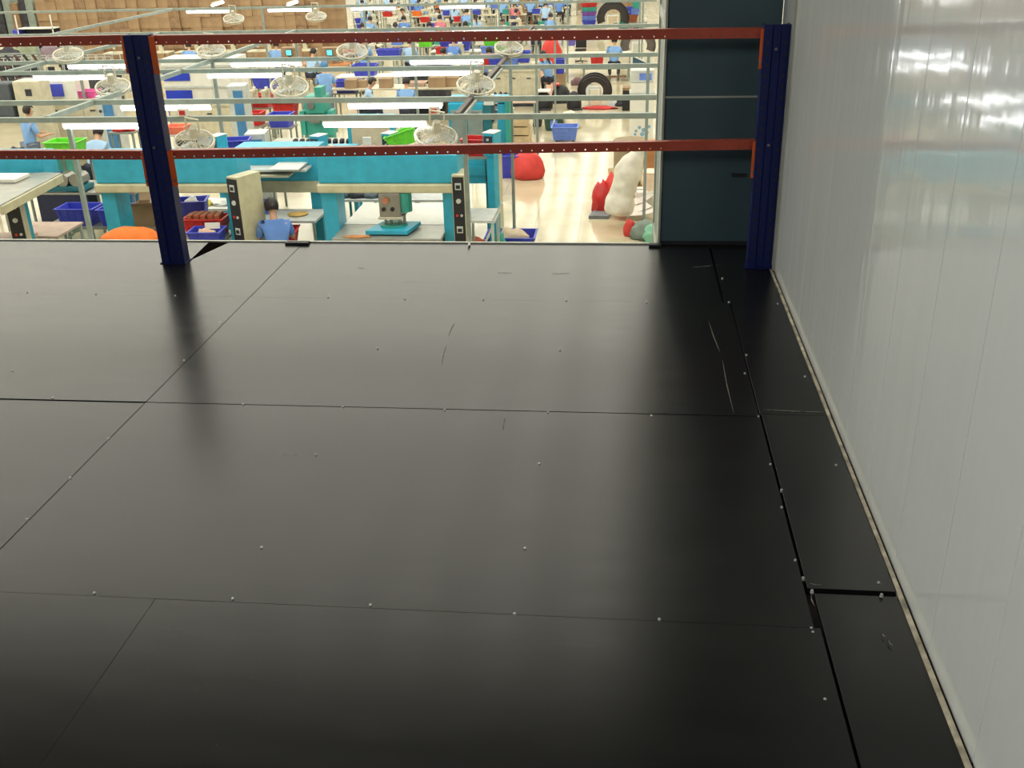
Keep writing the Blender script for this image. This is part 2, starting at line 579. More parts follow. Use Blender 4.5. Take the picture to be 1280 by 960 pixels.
RY = 5.16
lp0, lp1 = -2.505, -2.375       # left post
rp0, rp1 = .638, .762           # right post
for nm, x0, x1, za, zb, lab in [
        ('rack_beam', lp1, rp0, 1.161, 1.151, 'upper perforated orange-red rack beam between the two navy posts'),
        ('rack_beam', lp1, rp0, .588, .628, 'lower perforated orange-red rack beam between the two navy posts'),
        ('rack_beam', -5.4, lp0, 1.150, 1.166, 'upper perforated orange-red rack beam running left of the left navy post'),
        ('rack_beam', -5.4, lp0, .600, .586, 'lower perforated orange-red rack beam running left of the left navy post')]:
    t = thing(nm, lab, 'railing beam', ((x0 + x1) / 2, RY, 0))
    o = perforated(t, x0 - t.location.x, x1 - t.location.x, za, zb, 0)
    # end connectors
    for s, xx, zz in ((1, x0, za), (-1, x1, zb)):
        if xx < -5:
            continue
        c = MB().box(0, .004, -.022, .030, -.16, .02).box(0, .032, -.024, -.020, -.16, .02)
        if s < 0:
            c = MB().box(-.004, 0, -.022, .030, -.16, .02).box(-.014, 0, -.024, -.020, -.16, .02)
        o = c.build('connector', M_orange_plate, t)
        o.location = (xx - t.location.x, 0, zz)
        sx = .018 * s if s > 0 else -.007
        bb = MB().cyl((sx, -.030, -.13), (sx, -.024, -.13), .006, 8).build('bolt', M_steel, o)


def upright(x0, x1, label):
    w = x1 - x0
    t = thing('rack_post', label, 'post', ((x0 + x1) / 2, RY, 0))
    h = 1.19
    # front: two flanges with a channel groove between
    pr = [(-w / 2, 0), (-w / 2, -.030), (-.022, -.030), (-.016, -.018), (.016, -.018), (.022, -.030), (w / 2, -.030), (w / 2, .045), (w / 2 - .012, .045), (w / 2 - .012, .0), (-w / 2 + .012, .0),
          (-w / 2 + .012, .045), (-w / 2, .045)]
    MB().prism(pr, 0, h).build('column', M_post, t, bevel=.0025)
    MB().box(-w / 2 - .008, w / 2 + .008, -.036, .05, 0, .006).build('foot_plate', M_post, t)
    n = 22
    for sx in (-.042, .042):
        sm_ = MB().box(-.005, .005, -.0315, -.0300, 0, .018).mesh('slot', M_black)
        for i in range(n):
            oo = bpy.data.objects.new('slot', sm_); C.objects.link(oo); oo.parent = t
            oo.location = (sx, 0, .05 + i * .05)
    for z in (.63, 1.08):
        MB().cyl((0, -.026, z), (0, -.018, z), .007, 8).build('bolt', M_steel, t)
    return t


upright(lp0, lp1, 'navy blue rack post standing at the left on the floor edge')
upright(rp0, rp1, 'navy blue rack post in the corner by the white wall')
# dark of the notch beside the left post, painted as a flat black sheet
o = MB().prism([(lp1 + .004, RY + .03), (lp1 + .10, EDGE - .02), (lp1 - .02, EDGE - .02)], .0, .0012).build('cutout_dark_sheet', mat('painted cutout dark', (16, 14, 13), 1, spec=0), fl)

# ================================================================== LIGHT FRAMES AND TUBES
BZ = -.385
rows = [11.75, 13.0, 15.9, 17.2, 21.9, 28.4, 34.6]
frames = {}
rowname = ['nearest', 'second nearest', 'third nearest', 'fourth nearest', 'fifth nearest', 'sixth nearest', 'farthest']
for i, Y in enumerate(rows):
    t = thing('light_frame', 'long grey-green steel frame bar carrying the %s row of tube lamps' % rowname[i], 'steel frame', (-6, Y, BZ))
    x0, x1 = -17 - i, .60
    if Y > 20: x1 = .75
    if i == 6: x0, x1 = -8.5, .5
    MB().box(x0 + 6, x1 + 6, -.03, .03, -.03, .03).build('crossbar', M_frame, t)
    if i in (0, 3, 4, 5, 6):
        for X in ([-6.6, -1.83, -11.6] if i == 0 else [-1.88, -6.9, -11.9, .35] if i == 3 else [-1.85, -6.9, -11.8, -4.4] if i == 4 else [-1.9, -4.1, -7.0, .4, -9.8]):
            if not (x0 < X < x1):
                continue
            o = MB().box(-.025, .025, -.025, .025, FZ - BZ, -.03).build('pole', M_frame, t); o.location = (X + 6, 0, 0)
            o2 = MB().box(-.07, .07, -.07, .07, FZ - BZ, FZ - BZ + .012).build('foot_plate', M_frame, o)
for X, Y0_, Y1_, lab in [(-1.92, 11.8, 21.9, 'dark brown brace bar joining the frames above the teal machines'), (-6.9, 11.8, 21.9, 'grey brace bar joining the frames right of the left navy post'),
                         (-9.85, 15.9, 21.9, 'grey brace bar joining the frames left of the left navy post'), (-12.3, 21.9, 28.4, 'grey brace bar joining the far frames before the carton wall')]:
    o = MB().box(X - .03, X + .03, Y0_ + .03, Y1_ - .03, BZ - .03 + .0, BZ + .03).build('brace_bar', M_frame)
    tag(o, lab, 'steel frame')
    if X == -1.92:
        o.data.materials[0] = mat('dark brown steel', (66, 52, 48), .5)  # this one bar gets a dark brown material
        o2 = MB().box(X + .05, X + .08, Y0_ + .03, 15.8, BZ - .03, BZ + .0).build('brace_bar', M_frame)
        tag(o2, 'short pale bar lying along the right side of the dark brace bar', 'steel frame')


def tube_lamp():
    t = thing('tube_lamp', 'x', 'lamp')
    MB().box(-.60, .60, -.028, .028, .012, .045).build('housing', M_white, t)
    MB().cyl((-.595, 0, -.018), (.595, 0, -.018), .038, 12).build('tube', M_tube, t, smooth=True)
    for s in (-1, 1):
        MB().box(s * .605 - .01, s * .605 + .01, -.02, .02, -.03, .04).build('end_cap', M_white, t)
    return t


TL = tube_lamp()
cols = {11.75: [-8.7, -6.15, -2.95 + .0, -12.0], 13.0: [-9.0, -6.1, -2.95, -12.1], 15.9: [-8.8, -5.95, -3.0, -11.9], 17.2: [-8.85, -5.97, -3.0, -12.0],
        21.9: [-12.3, -9.1, -6.1, -3.05], 28.4: [-11.3, -9.1, -6.8, -4.4], 34.6: [-7.8, -5.6, -3.2]}
# x centres refined from the photograph
px = {11.75: [(95, 180, 156), (403, 526, 156)], 13.0: [(150, 262, 133), (435, 550, 131)], 15.9: [(40, 130, 96), (258, 348, 94), (490, 588, 91)],
      17.2: [(80, 165, 83), (286, 374, 80), (508, 603, 78)], 21.9: [(36, 105, 46), (212, 280, 44), (380, 452, 42), (563, 640, 38)],
      28.4: [(228, 288, 14), (330, 392, 12), (434, 497, 10), (548, 610, 7)], 34.6: []}
side = {11.75: [-12.6], 13.0: [-9.55], 15.9: [-11.9], 17.2: [-12.4], 21.9: [-16.2], 28.4: [], 34.6: [-7.8, -5.6]}
for i, Y in enumerate(rows):
    c = [onz((a + b_) / 2, v, LZ).x for a, b_, v in px[Y]]
    xs = sorted(c + side[Y])
    for j, X in enumerate(xs):
        dup(TL, (X, Y, LZ), 0, 'lit white fluorescent tube lamp, %s from the left under the %s frame bar' % (ORD[j], rowname[i]), 'fluorescent lamps under the frames')
# two slanting lamps along the depth at the upper left
for a, b_, n_ in (((258, 8), (285, 0), 'left'), ((352, 8), (378, -1), 'right')):
    A, B = onz(*a, LZ), onz(*b_, LZ)
    dup(TL, ((A.x + B.x) / 2, (A.y + B.y) / 2, LZ), math.atan2(B.y - A.y, B.x - A.x), 'lit tube lamp set aslant to the frames before the carton wall, %s of two' % n_, 'slanting lamps')
retire(TL)


def fan():
    t = thing('wall_fan', 'x', 'fan')
    T = Matrix.Identity(4)
    c = MB()
    c.ring((0, 0, 0), .30, .02, n=28)
    c.ring((0, 0, -.05), .30, .012, n=24)
    c.ring((0, 0, -.075), .18, .004, n=16, m=4)
    c.ring((0, 0, .07), .18, .004, n=16, m=4)
    for i in range(24):
        a = 2 * math.pi * i / 24
        q = Vector((math.cos(a), math.sin(a), 0))
        c.cyl(q * .30, q * .17 + Vector((0, 0, .07)), .006, 4); c.cyl(q * .17 + Vector((0, 0, .07)), q * .04 + Vector((0, 0, .09)), .006, 4)
        c.cyl(q * .30 + Vector((0, 0, -.05)), q * .17 + Vector((0, 0, -.08)), .003, 4); c.cyl(q * .17 + Vector((0, 0, -.08)), q * .04 + Vector((0, 0, -.09)), .003, 4)
    c.build('cage', M_fan, t)
    b_ = MB()
    for i in range(3):
        a = 2 * math.pi * i / 3
        T = Matrix.Rotation(a, 4, 'Z') @ Matrix.Rotation(.35, 4, 'X')
        b_.box(.05, .26, -.05, .09, -.004, .004, T=T)
    b_.build('blade_set', M_lgrey, t)
    MB().cyl((0, 0, -.095), (0, 0, -.06), .05, 12).build('hub', M_white, t)
    MB().cyl((0, 0, .08), (0, 0, .24), .07, 12, .055).build('motor', M_fan, t)
    MB().bar((-.10, 0, .16), (-.10, 0, .40), .02).bar((.10, 0, .16), (.10, 0, .40), .02).bar((-.11, 0, .40), (.11, 0, .40), .02).bar((-.1, 0, .18), (.1, 0, .18), .015).build('bracket', M_fan, t)
    return t


FN = fan()
for (u, v, Y, wpx, lab, tx, ty) in [(243, 176, 11.75, 46, 'large round wire-caged fan hanging just right of the left navy post', .25, .45), (545, 170, 11.75, 52, 'large wire-caged fan hanging above the blue-green cutting head', .18, .42),
                            (85, 68, 17.2, 32, 'small wire-caged fan hanging at the upper left edge of the hall', .1, .35), (141, 108, 13.9, 38, 'wire-caged fan hanging left of the left navy post', .15, .30),
                            (264, 63, 17.2, 30, 'wire-caged fan hanging under the upper beam right of the left post', .2, .3), (292, 23, 24, 22, 'small fan hanging high before the carton wall, left one', .1, .3),
                            (395, 20, 24, 20, 'small fan hanging high before the carton wall, right one', .1, .2), (362, 108, 15.4, 44, 'wire-caged fan hanging left of the worker in a blue cap', .35, .45),
                            (440, 64, 17.2, 36, 'wire-caged fan hanging above the worker in a blue cap', .25, .35), (595, 106, 13.4, 46, 'wire-caged fan crossed by the dark brace bar', .2, .35),
                            (636, 60, 17.2, 32, 'wire-caged fan hanging beside the lime basket', .2, .35)]:
    p = at(u, v, Y)
    s = wpx / FPX * (p - CAM).length / .62
    s = max(.75, min(s, 1.05))
    dup(FN, p, label=lab, group='hanging fans', rot=(.30 + tx * .3, ty * .4, 0), scale=(s, s, s))
retire(FN)


for u, v, Y, lab in ((229, 148, 11.72, 'small white and red socket box on the nearest frame bar, left one'), (543, 146, 11.72, 'small white and red socket box on the nearest frame bar, by the brace')):
    p = at(u, v, Y)
    t = thing('socket_box', lab, 'socket box', (p.x, 11.75, BZ + .03))
    MB().box(-.06, .06, -.04, .04, 0, .09).build('case', M_white, t, bevel=.006); MB().box(-.035, .035, -.046, -.04, .02, .07).build('red_face', M_red, t)
# ================================================================== BUILDERS OF THINGS
def crate(w, d, h, m):
    """open plastic crate, tapered, with a rim, ribs and slots"""
    b_ = MB()
    t = .012
    k = .84
    def loop(sx, sy, z):
        return [Vector((-sx, -sy, z)), Vector((sx, -sy, z)), Vector((sx, sy, z)), Vector((-sx, sy, z))]
    L = [loop(w / 2 * k, d / 2 * k, 0), loop(w / 2, d / 2, h), loop(w / 2 + .02, d / 2 + .02, h), loop(w / 2 + .02, d / 2 + .02, h + .015),
         loop(w / 2 - t, d / 2 - t, h + .015), loop(w / 2 * k - t, d / 2 * k - t, .012)]
    n = len(b_.v)
    for l in L: b_.v += l
    b_.f.append((n + 3, n + 2, n + 1, n))
    for i in range(len(L) - 1):
        for j in range(4):
            a, c = n + i * 4 + j, n + i * 4 + (j + 1) % 4
            b_.f.append((a, c, c + 4, a + 4))
    e_ = n + (len(L) - 1) * 4
    b_.f.append((e_, e_ + 1, e_ + 2, e_ + 3))
    root = b_
    return root


def ribs(w, d, h):
    c = MB()
    for zf in (.35, .62):
        kk = .84 + .16 * zf
        x, y = w / 2 * kk, d / 2 * kk
        for (a, b_) in (((-x, -y), (x, -y)), ((x, -y), (x, y)), ((x, y), (-x, y)), ((-x, y), (-x, -y))):
            c.bar((*a, h * zf), (*b_, h * zf), .012, .010)
    for i in range(5):
        f = (i + .5) / 5 - .5
        c.bar((f * w * .86, -d / 2 * .845, .01), (f * w, -d / 2 - .004, h), .012)
        c.bar((f * w * .86, d / 2 * .845, .01), (f * w, d / 2 + .004, h), .012)
    return c


def bin_(x, y, z, w, d, h, m, label, rz=0, name='plastic_crate', cat='crate', group=None):
    t = thing(name, label, cat, (x, y, z), rz, group)
    crate(w, d, h, m).build('tub', m, t)
    ribs(w, d, h).build('ribs', m, t)
    return t


def lump(x, y, z, sx, sy, sz, m, label, cat='cloth', name='cloth_heap', seed=0, group=None, amp=.35, sub=3, rough_=2.2, rot=None):
    bm = bmesh.new()
    bmesh.ops.create_icosphere(bm, subdivisions=sub, radius=1)
    for v in bm.verts:
        p = v.co.copy()
        n = noise.noise(p * rough_ + Vector((seed * 7.3, seed, 0)))
        n2 = noise.noise(p * rough_ * 2.6 + Vector((seed, 3, 0)))
        v.co = p * (1 + amp * n + amp * .4 * n2)
        if v.co.z < -.35: v.co.z = -.35
        v.co = Vector((v.co.x * sx, v.co.y * sy, (v.co.z + .35) / 1.35 * sz))
    me = bpy.data.meshes.new(name); bm.to_mesh(me); bm.free()
    me.materials.append(m)
    for p in me.polygons: p.use_smooth = True
    o = bpy.data.objects.new(name, me); C.objects.link(o); o.location = (x, y, z)
    if rot: o.rotation_euler = rot
    return tag(o, label, cat, group)


def carton(x, y, z, w, d, h, label, rz=0, m=None, open_=False, group=None):
    t = thing('cardboard_carton', label, 'carton', (x, y, z), rz, group)
    m = m or M_carton
    if open_:
        b_ = MB()
        b_.box(-w / 2, w / 2, -d / 2, -d / 2 + .006, 0, h).box(-w / 2, w / 2, d / 2 - .006, d / 2, 0, h)
        b_.box(-w / 2, -w / 2 + .006, -d / 2 + .006, d / 2 - .006, 0, h).box(w / 2 - .006, w / 2, -d / 2 + .006, d / 2 - .006, 0, h).box(-w / 2 + .006, w / 2 - .006, -d / 2 + .006, d / 2 - .006, 0, .006)
        b_.build('box_body', m, t)
        MB().bar((0, -d / 2, h), (0, -d / 2 - .10, h + .06), w, .005).build('flap', m, t)
        MB().bar((0, d / 2, h), (0, d / 2 + .06, h + .12), w, .005).build('flap', m, t)
    else:
        MB().box(-w / 2, w / 2, -d / 2, d / 2, 0, h).build('box_body', m, t, bevel=.004)
        MB().box(-w / 2 - .001, w / 2 + .001, -.03, .03, h, h + .002).build('tape', M_cartond, t)
    return t


def table(x, y, w, d, h, label, top=None, leg=None, rz=0, shelf=False, name='work_table', group=None, th=.035):
    t = thing(name, label, 'table', (x, y, FZ), rz, group)
    MB().box(-w / 2, w / 2, -d / 2, d / 2, h - th, h).build('tabletop', top or M_white, t)
    for sx in (-1, 1):
        for sy in (-1, 1):
            cx, cy = sx * (w / 2 - .04), sy * (d / 2 - .04)
            MB().box(cx - .018, cx + .018, cy - .018, cy + .018, 0, h - th).build('leg', leg or M_frame, t)
    if shelf:
        MB().box(-w / 2 + .05, w / 2 - .05, -d / 2 + .03, d / 2 - .03, .22, .245).build('shelf', leg or M_frame, t)
    return t


# ---- people: one skin-modifier body, clothing as children
def skin_mesh(name, nodes, edges, m, sub=2, root=0):
    me = bpy.data.meshes.new(name)
    me.from_pydata([n[0] for n in nodes], edges, [])
    o = bpy.data.objects.new(name, me); C.objects.link(o)
    md = o.modifiers.new('skin', 'SKIN')
    for i, n in enumerate(nodes):
        r = n[1]
        me.skin_vertices[0].data[i].radius = (r, r) if not isinstance(r, tuple) else r
        me.skin_vertices[0].data[i].use_root = (i == root)
    o.modifiers.new('sub', 'SUBSURF').levels = sub
    dg = bpy.context.evaluated_depsgraph_get()
    new = bpy.data.meshes.new_from_object(o.evaluated_get(dg))
    new.materials.clear(); new.materials.append(m)
    for p in new.polygons: p.use_smooth = True
    bpy.data.objects.remove(o)
    new.name = name
    return new


def pose_points(kind):
    """joints, facing +Y, feet at z=0"""
    P = {}
    if kind == 'stand':
        hip, lean = .88, .12
    elif kind == 'bend':
        hip, lean = .86, .62
    else:
        hip, lean = .52, .30
    d = Vector((0, math.sin(lean), math.cos(lean)))
    P['pel'] = Vector((0, 0, hip))
    P['waist'] = P['pel'] + d * .18
    P['chest'] = P['pel'] + d * .38
    P['nbase'] = P['pel'] + d * .52
    hd = Vector((0, math.sin(lean * 1.25), math.cos(lean * 1.25)))
    P['neck'] = P['nbase'] + hd * .07
    P['head'] = P['neck'] + hd * .12 + Vector((0, .02, 0))
    for s, k in ((-1, 'L'), (1, 'R')):
        P['sh' + k] = P['nbase'] + Vector((s * .185, 0, 0)) - d * .05
        if kind == 'stand':
            el = P['sh' + k] + Vector((s * .05, .05, -.27)); wr_ = el + Vector((-s * .04, .22, .02))
        elif kind == 'bend':
            el = P['sh' + k] + Vector((s * .06, .06, -.27)); wr_ = el + Vector((-s * .05, .17, -.14))
        else:
            el = P['sh' + k] + Vector((s * .07, .10, -.25)); wr_ = el + Vector((-s * .09, .24, .02))
        P['el' + k] = el; P['wr' + k] = wr_
        P['ha' + k] = wr_ + (wr_ - el).normalized() * .09
        P['hj' + k] = P['pel'] + Vector((s * .10, 0, -.02))
        if kind == 'sit':
            P['kn' + k] = P['hj' + k] + Vector((s * .05, .42, .0)); P['an' + k] = Vector((s * .14, .38, .07))
        else:
            P['kn' + k] = Vector((s * .11, .03, .47)); P['an' + k] = Vector((s * .12, -.02, .07))
        P['to' + k] = P['an' + k] + Vector((0, .15, -.035))
    return P


def make_person(kind, shirt, trous, hair='short', cap=None):
    P = pose_points(kind)
    hd = (P['head'] - P['neck']).normalized()
    nodes, edges, idx = [], [], {}
    def n(k, co, r): idx[k] = len(nodes); nodes.append((tuple(co), r))
    def e_(a, b_): edges.append((idx[a], idx[b_]))
    n('pel', P['pel'], (.13, .105)); n('waist', P['waist'], (.125, .09)); n('chest', P['chest'], (.125, .08)); n('nbase', P['nbase'], (.07, .05)); n('neck', P['neck'], .046)
    n('hlow', P['head'] - hd * .04 + Vector((0, .015, 0)), (.062, .072)); n('head', P['head'] + hd * .02, (.078, .092)); n('htop', P['head'] + hd * .085, (.058, .070))
    for a, b_ in (('pel', 'waist'), ('waist', 'chest'), ('chest', 'nbase'), ('nbase', 'neck'), ('neck', 'hlow'), ('hlow', 'head'), ('head', 'htop')): e_(a, b_)
    for k in 'LR':
        n('sh' + k, P['sh' + k], .052); n('el' + k, P['el' + k], .038); n('wr' + k, P['wr' + k], .026)
        n('hj' + k, P['hj' + k], .085); n('kn' + k, P['kn' + k], .056); n('an' + k, P['an' + k], .038); n('to' + k, P['to' + k], .032)
        e_('chest', 'sh' + k); e_('sh' + k, 'el' + k); e_('el' + k, 'wr' + k)
        e_('pel', 'hj' + k); e_('hj' + k, 'kn' + k); e_('kn' + k, 'an' + k); e_('an' + k, 'to' + k)
        # palm, fingers and thumb
        d = (P['ha' + k] - P['wr' + k]).normalized()
        s = -1 if k == 'L' else 1
        sd = d.cross(Vector((0, 0, 1))).normalized()
        palm = P['wr' + k] + d * .05
        n('pa' + k, palm, (.032, .016)); e_('wr' + k, 'pa' + k)
        for fi, (off, ln) in enumerate(((-.027, .070), (-.009, .080), (.009, .075), (.027, .060))):
            a = palm + d * .035 + sd * off
            m1 = a + d * ln * .5 + Vector((0, 0, -.006)); m2 = a + d * ln + Vector((0, 0, -.026))
            n('f%d%s' % (fi, k), a, .009); n('g%d%s' % (fi, k), m1, .008); n('h%d%s' % (fi, k), m2, .0065)
            e_('pa' + k, 'f%d%s' % (fi, k)); e_('f%d%s' % (fi, k), 'g%d%s' % (fi, k)); e_('g%d%s' % (fi, k), 'h%d%s' % (fi, k))
        th = palm - sd * s * .032
        n('t0' + k, th, .010); n('t1' + k, th - sd * s * .015 + d * .035 + Vector((0, 0, -.01)), .008)
        e_('pa' + k, 't0' + k); e_('t0' + k, 't1' + k)
    body = bpy.data.objects.new('person', skin_mesh('person', nodes, edges, M_skin, sub=1)); C.objects.link(body)
    # face
    fwd = Vector((0, hd.z, -hd.y)).normalized()
    fc = P['head'] + fwd * .088
    MB().cyl(fc - hd * .01 + fwd * .0, fc - hd * .03 + fwd * .018, .008, 6, .012).build('nose', M_skin, body)
    for s in (-1, 1):
        c = P['head'] + hd * .015 + fwd * .088 + Vector((s * .03, 0, 0))
        MB().box(c.x - .012, c.x + .012, c.y - .006, c.y + .006, c.z - .005, c.z + .005).build('eye', M_hair, body)
        c = P['head'] + Vector((s * .082, 0, 0))
        MB().cyl(c - hd * .02, c + hd * .02, .012, 6).build('ear', M_skin, body)
    c = P['head'] - hd * .055 + fwd * .082
    MB().box(c.x - .02, c.x + .02, c.y - .006, c.y + .006, c.z - .003, c.z + .003).build('mouth', mat('lips', (150, 80, 76), .5), body)
    # shirt
    nd, ed, idx2 = [], [], {}
    def n2(k, co, r): idx2[k] = len(nd); nd.append((tuple(co), r))
    dd = (P['chest'] - P['pel']).normalized()
    n2('p', P['pel'] - dd * .05, (.165, .13)); n2('w', P['waist'], (.155, .115)); n2('c', P['chest'], (.165, .12)); n2('n', P['nbase'] + dd * .02, (.115, .085))
    ed += [(0, 1), (1, 2), (2, 3)]
    for k in 'LR':
        n2('s' + k, P['sh' + k], .072); n2('e' + k, P['sh' + k].lerp(P['el' + k], .80), .058)
        ed += [(2, idx2['s' + k]), (idx2['s' + k], idx2['e' + k])]
    o = bpy.data.objects.new('shirt', skin_mesh('shirt', nd, ed, shirt, sub=2)); C.objects.link(o); o.parent = body
    nd, ed, idx2 = [], [], {}
    n2('p', P['pel'] - Vector((0, 0, .01)), (.148, .12))
    for k in 'LR':
        n2('h' + k, P['hj' + k], .098); n2('k' + k, P['kn' + k], .070); n2('a' + k, P['an' + k] + Vector((0, 0, .03)), .055)
        ed += [(0, idx2['h' + k]), (idx2['h' + k], idx2['k' + k]), (idx2['k' + k], idx2['a' + k])]
    o = bpy.data.objects.new('trousers', skin_mesh('trousers', nd, ed, trous, sub=2)); C.objects.link(o); o.parent = body
    for k in 'LR':
        a, t_ = P['an' + k], P['to' + k]
        o = MB().box(-.042, .042, -.07, .19, -.07, .0, top=.85).build('shoe', M_shoe, body, bevel=.015); o.location = (a.x, a.y, a.z)
    # hair: a cap over the skull, face left free
    bm = bmesh.new(); bmesh.ops.create_uvsphere(bm, u_segments=16, v_segments=12, radius=1)
    q = hd.to_track_quat('Z', 'Y').to_matrix()
    for v in bm.verts: v.co = Vector((v.co.x * .094, v.co.y * .106, v.co.z * .112))
    kill = [v for v in bm.verts if v.co.y > .035 and v.co.z < .045 or v.co.z < -.085]
    bmesh.ops.delete(bm, geom=kill, context='VERTS')
    for v in bm.verts: v.co = Vector((v.co.x, v.co.y * hd.z + v.co.z * hd.y, -v.co.y * hd.y + v.co.z * hd.z)) + P['head'] + hd * .028 - fwd * .006
    me = bpy.data.meshes.new('hair'); bm.to_mesh(me); bm.free(); me.materials.append(cap or M_hair)
    for p_ in me.polygons: p_.use_smooth = True
    ho = bpy.data.objects.new('cap' if cap else 'hair', me); C.objects.link(ho); ho.parent = body
    sol = ho.modifiers.new('s', 'SOLIDIFY'); sol.thickness = .008; sol.offset = 1
    if hair == 'bun':
        c = P['head'] - fwd * .115 - hd * .01
        bn = skin_mesh('hair_bun', [(tuple(c + hd * .03 + fwd * .03), .035), (tuple(c - fwd * .01), .045), (tuple(c - hd * .05), .03)], [(0, 1), (1, 2)], M_hair)
        o = bpy.data.objects.new('hair_bun', bn); C.objects.link(o); o.parent = ho
    if hair == 'long':
        c = P['head'] - fwd * .10
        bn = skin_mesh('ponytail', [(tuple(c + hd * .02 + fwd * .02), .04), (tuple(c - hd * .12 - fwd * .02), .045), (tuple(c - hd * .30 - fwd * .03), .028), (tuple(c - hd * .38 - fwd * .02), .012)], [(0, 1), (1, 2), (2, 3)], M_hair)
        o = bpy.data.objects.new('ponytail', bn); C.objects.link(o); o.parent = ho
    return body


protos = {}


def person(kind, si, x, y, rz, label, hair='short', cap=None, trous=None, group=None, z=FZ, s=1.0):
    key = (kind, si, hair, cap is not None, trous is M_trousg)
    if key not in protos:
        b_ = make_person(kind, M_shirt[si], trous or M_trous, hair, cap)
        protos[key] = b_
        o = b_
        o.location = (x, y, z); o.rotation_euler = (0, 0, rz)
    else:
        o = dup(protos[key], (x, y, z), rz)
    o.scale = (s, s, s)
    for k_ in ('group',):
        if k_ in o: del o[k_]
    return tag(o, label, 'person', group)


def stool(x, y, label, rz=0, m=None, h=.44, group=None, name='stool'):
    t = thing(name, label, 'stool', (x, y, FZ), rz, group)
    MB().box(-.16, .16, -.16, .16, h - .03, h).build('seat', m or M_carton, t)
    for sx in (-1, 1):
        for sy in (-1, 1):
            MB().bar((sx * .16, sy * .16, 0), (sx * .12, sy * .12, h - .03), .022).build('leg', M_frame if m is None else m, t)
    return t


# ================================================================== THE PRESSES (front row)
def press(x0, x1, Y, label, head=True, zt=1.96, zb=1.555, leftleg=True):
    w = x1 - x0
    t = thing('beam_press', label, 'machine', ((x0 + x1) / 2, Y, FZ))
    MB().box(-w / 2, w / 2, 0, .55, zb, zt).build('beam', M_teal, t, bevel=.01)
    MB().box(-w / 2 - .02, w / 2 + .02, -.07, .0, zb - .13, zb - .005).build('front_rail', M_cream, t, bevel=.02)
    MB().box(-w / 2 - .02, w / 2 + .02, .0, .5, zb - .13, zb - .005).build('under_rail', M_cream, t)
    for s in (-1, 1):
        xx = s * (w / 2 - .13)
        MB().box(xx - .11, xx + .11, .02, .14, .0, zb - .13).box(xx - .06 * s - .03, xx - .06 * s + .03, .14, .5, 0, zb - .13).build('leg', M_teal, t, bevel=.006)
    if not head:
        return t
    MB().box(-w / 2 + .22, w / 2 - .22, -.38, .35, .80, .845).build('base_plate', M_grey, t, bevel=.015)
    MB().box(-w / 2 + .28, w / 2 - .28, -.30, .35, .2, .80).build('base_cabinet', M_cream, t)
    MB().box(-w / 2 + .22, w / 2 - .22, .352, 1.60, .81, .85).build('white_board', M_white, t)
    return t


def control_cabinet(x, y, rz, label, h=1.92, w=.20, d=.42, group=None):
    t = thing('control_cabinet', label, 'cabinet', (x, y, FZ), rz, group)
    MB().box(-w / 2, w / 2, 0, d, .05, h).build('body', M_cream, t, bevel=.008)
    f = MB().box(-w / 2 + .01, w / 2 - .01, -.012, 0, .25, h - .03).build('front_plate', M_black, t)
    kinds = 'osrosrros'
    z = h - .16
    rr = random.Random(5)
    for i in range(7):
        if i % 3 == 1:
            MB().cyl((0, -.03, z), (0, -.012, z), .035, 12).build('knob', M_lgrey, f)
        elif i % 3 == 0:
            MB().box(-.045, .045, -.022, -.012, z - .05, z + .05).build('meter', M_lgrey, f, bevel=.004)
            MB().box(-.03, .03, -.026, -.022, z - .03, z + .02).build('meter_window', M_black, f)
        else:
            MB().cyl((-.03, -.026, z), (-.03, -.012, z), .02, 10).build('button', M_red, f)
            MB().cyl((.035, -.026, z), (.035, -.012, z), .02, 10).build('button', M_lgrey, f)
        z -= .21
    for (a, c) in ((-.085, .2),):
        pass
    return t


YP = 14.3
xa, xb = at(397, 215, YP).x, at(572, 215, YP).x
pC = press(xa, xb, YP, 'big teal beam press with cutting head hanging over a white table')
# cutting head of press C (part of it)
hx = at(490, 260, YP).x - pC.location.x
hd_ = MB().box(hx - .17, hx + .15, -.10, .28, 1.08, 1.43).build('ram_head', M_steel, pC, bevel=.02)
MB().cyl((hx + .17, .05, 1.14), (hx + .17, .05, 1.42), .12, 16).build('motor_casing', M_green, hd_)
MB().cyl((hx - .06, -.13, 1.33), (hx - .06, -.10, 1.33), .045, 14).build('dial', mat('copper', (200, 130, 100), .4, .5), hd_)
MB().cyl((hx - .10, -.12, 1.20), (hx - .10, -.10, 1.20), .03, 10).cyl((hx + .03, -.12, 1.20), (hx + .03, -.10, 1.20), .03, 10).build('knob', M_black, hd_)
for q in (-.11, -.03, .10, .17):
    MB().cyl((hx + q, .02, .93), (hx + q, .02, 1.10), .022, 10).build('piston_rod', M_steel, hd_)
MB().box(hx - .19, hx + .17, -.12, .30, 1.05, 1.085).build('head_flange', M_beige, hd_, bevel=.006)
sw = MB().prism([(hx - .36, -.26), (hx + .26, -.26), (hx + .36, .26), (hx - .22, .26)], .865, .925).build('swing_plate', M_teal, pC, bevel=.008)
MB().cyl((hx, .05, .925), (hx, .05, .95), .20, 20).build('collar', M_green, sw)
o = lump(pC.location.x - .43, YP - .32, FZ + .845, .20, .06, .03, M_wood, 'orange brown leather scrap at the front edge of the press table', 'leather', 'leather_scrap', 2)
control_cabinet(at(577, 260, YP + .1).x, YP - .12, .0, 'slim black-fronted control cabinet at the right end of the big teal press', w=.18, h=1.70)
xa, xb = at(118, 215, YP).x, at(297, 215, YP).x
pB = press(xa, xb, YP, 'teal beam press behind the left navy post', head=False)
lb = MB().box(-.05, .05, -.006, 0, -.07, .07).build('maker_label', M_white, pB); lb.location = (at(187, 210, YP).x - pB.location.x, 0, 1.78)
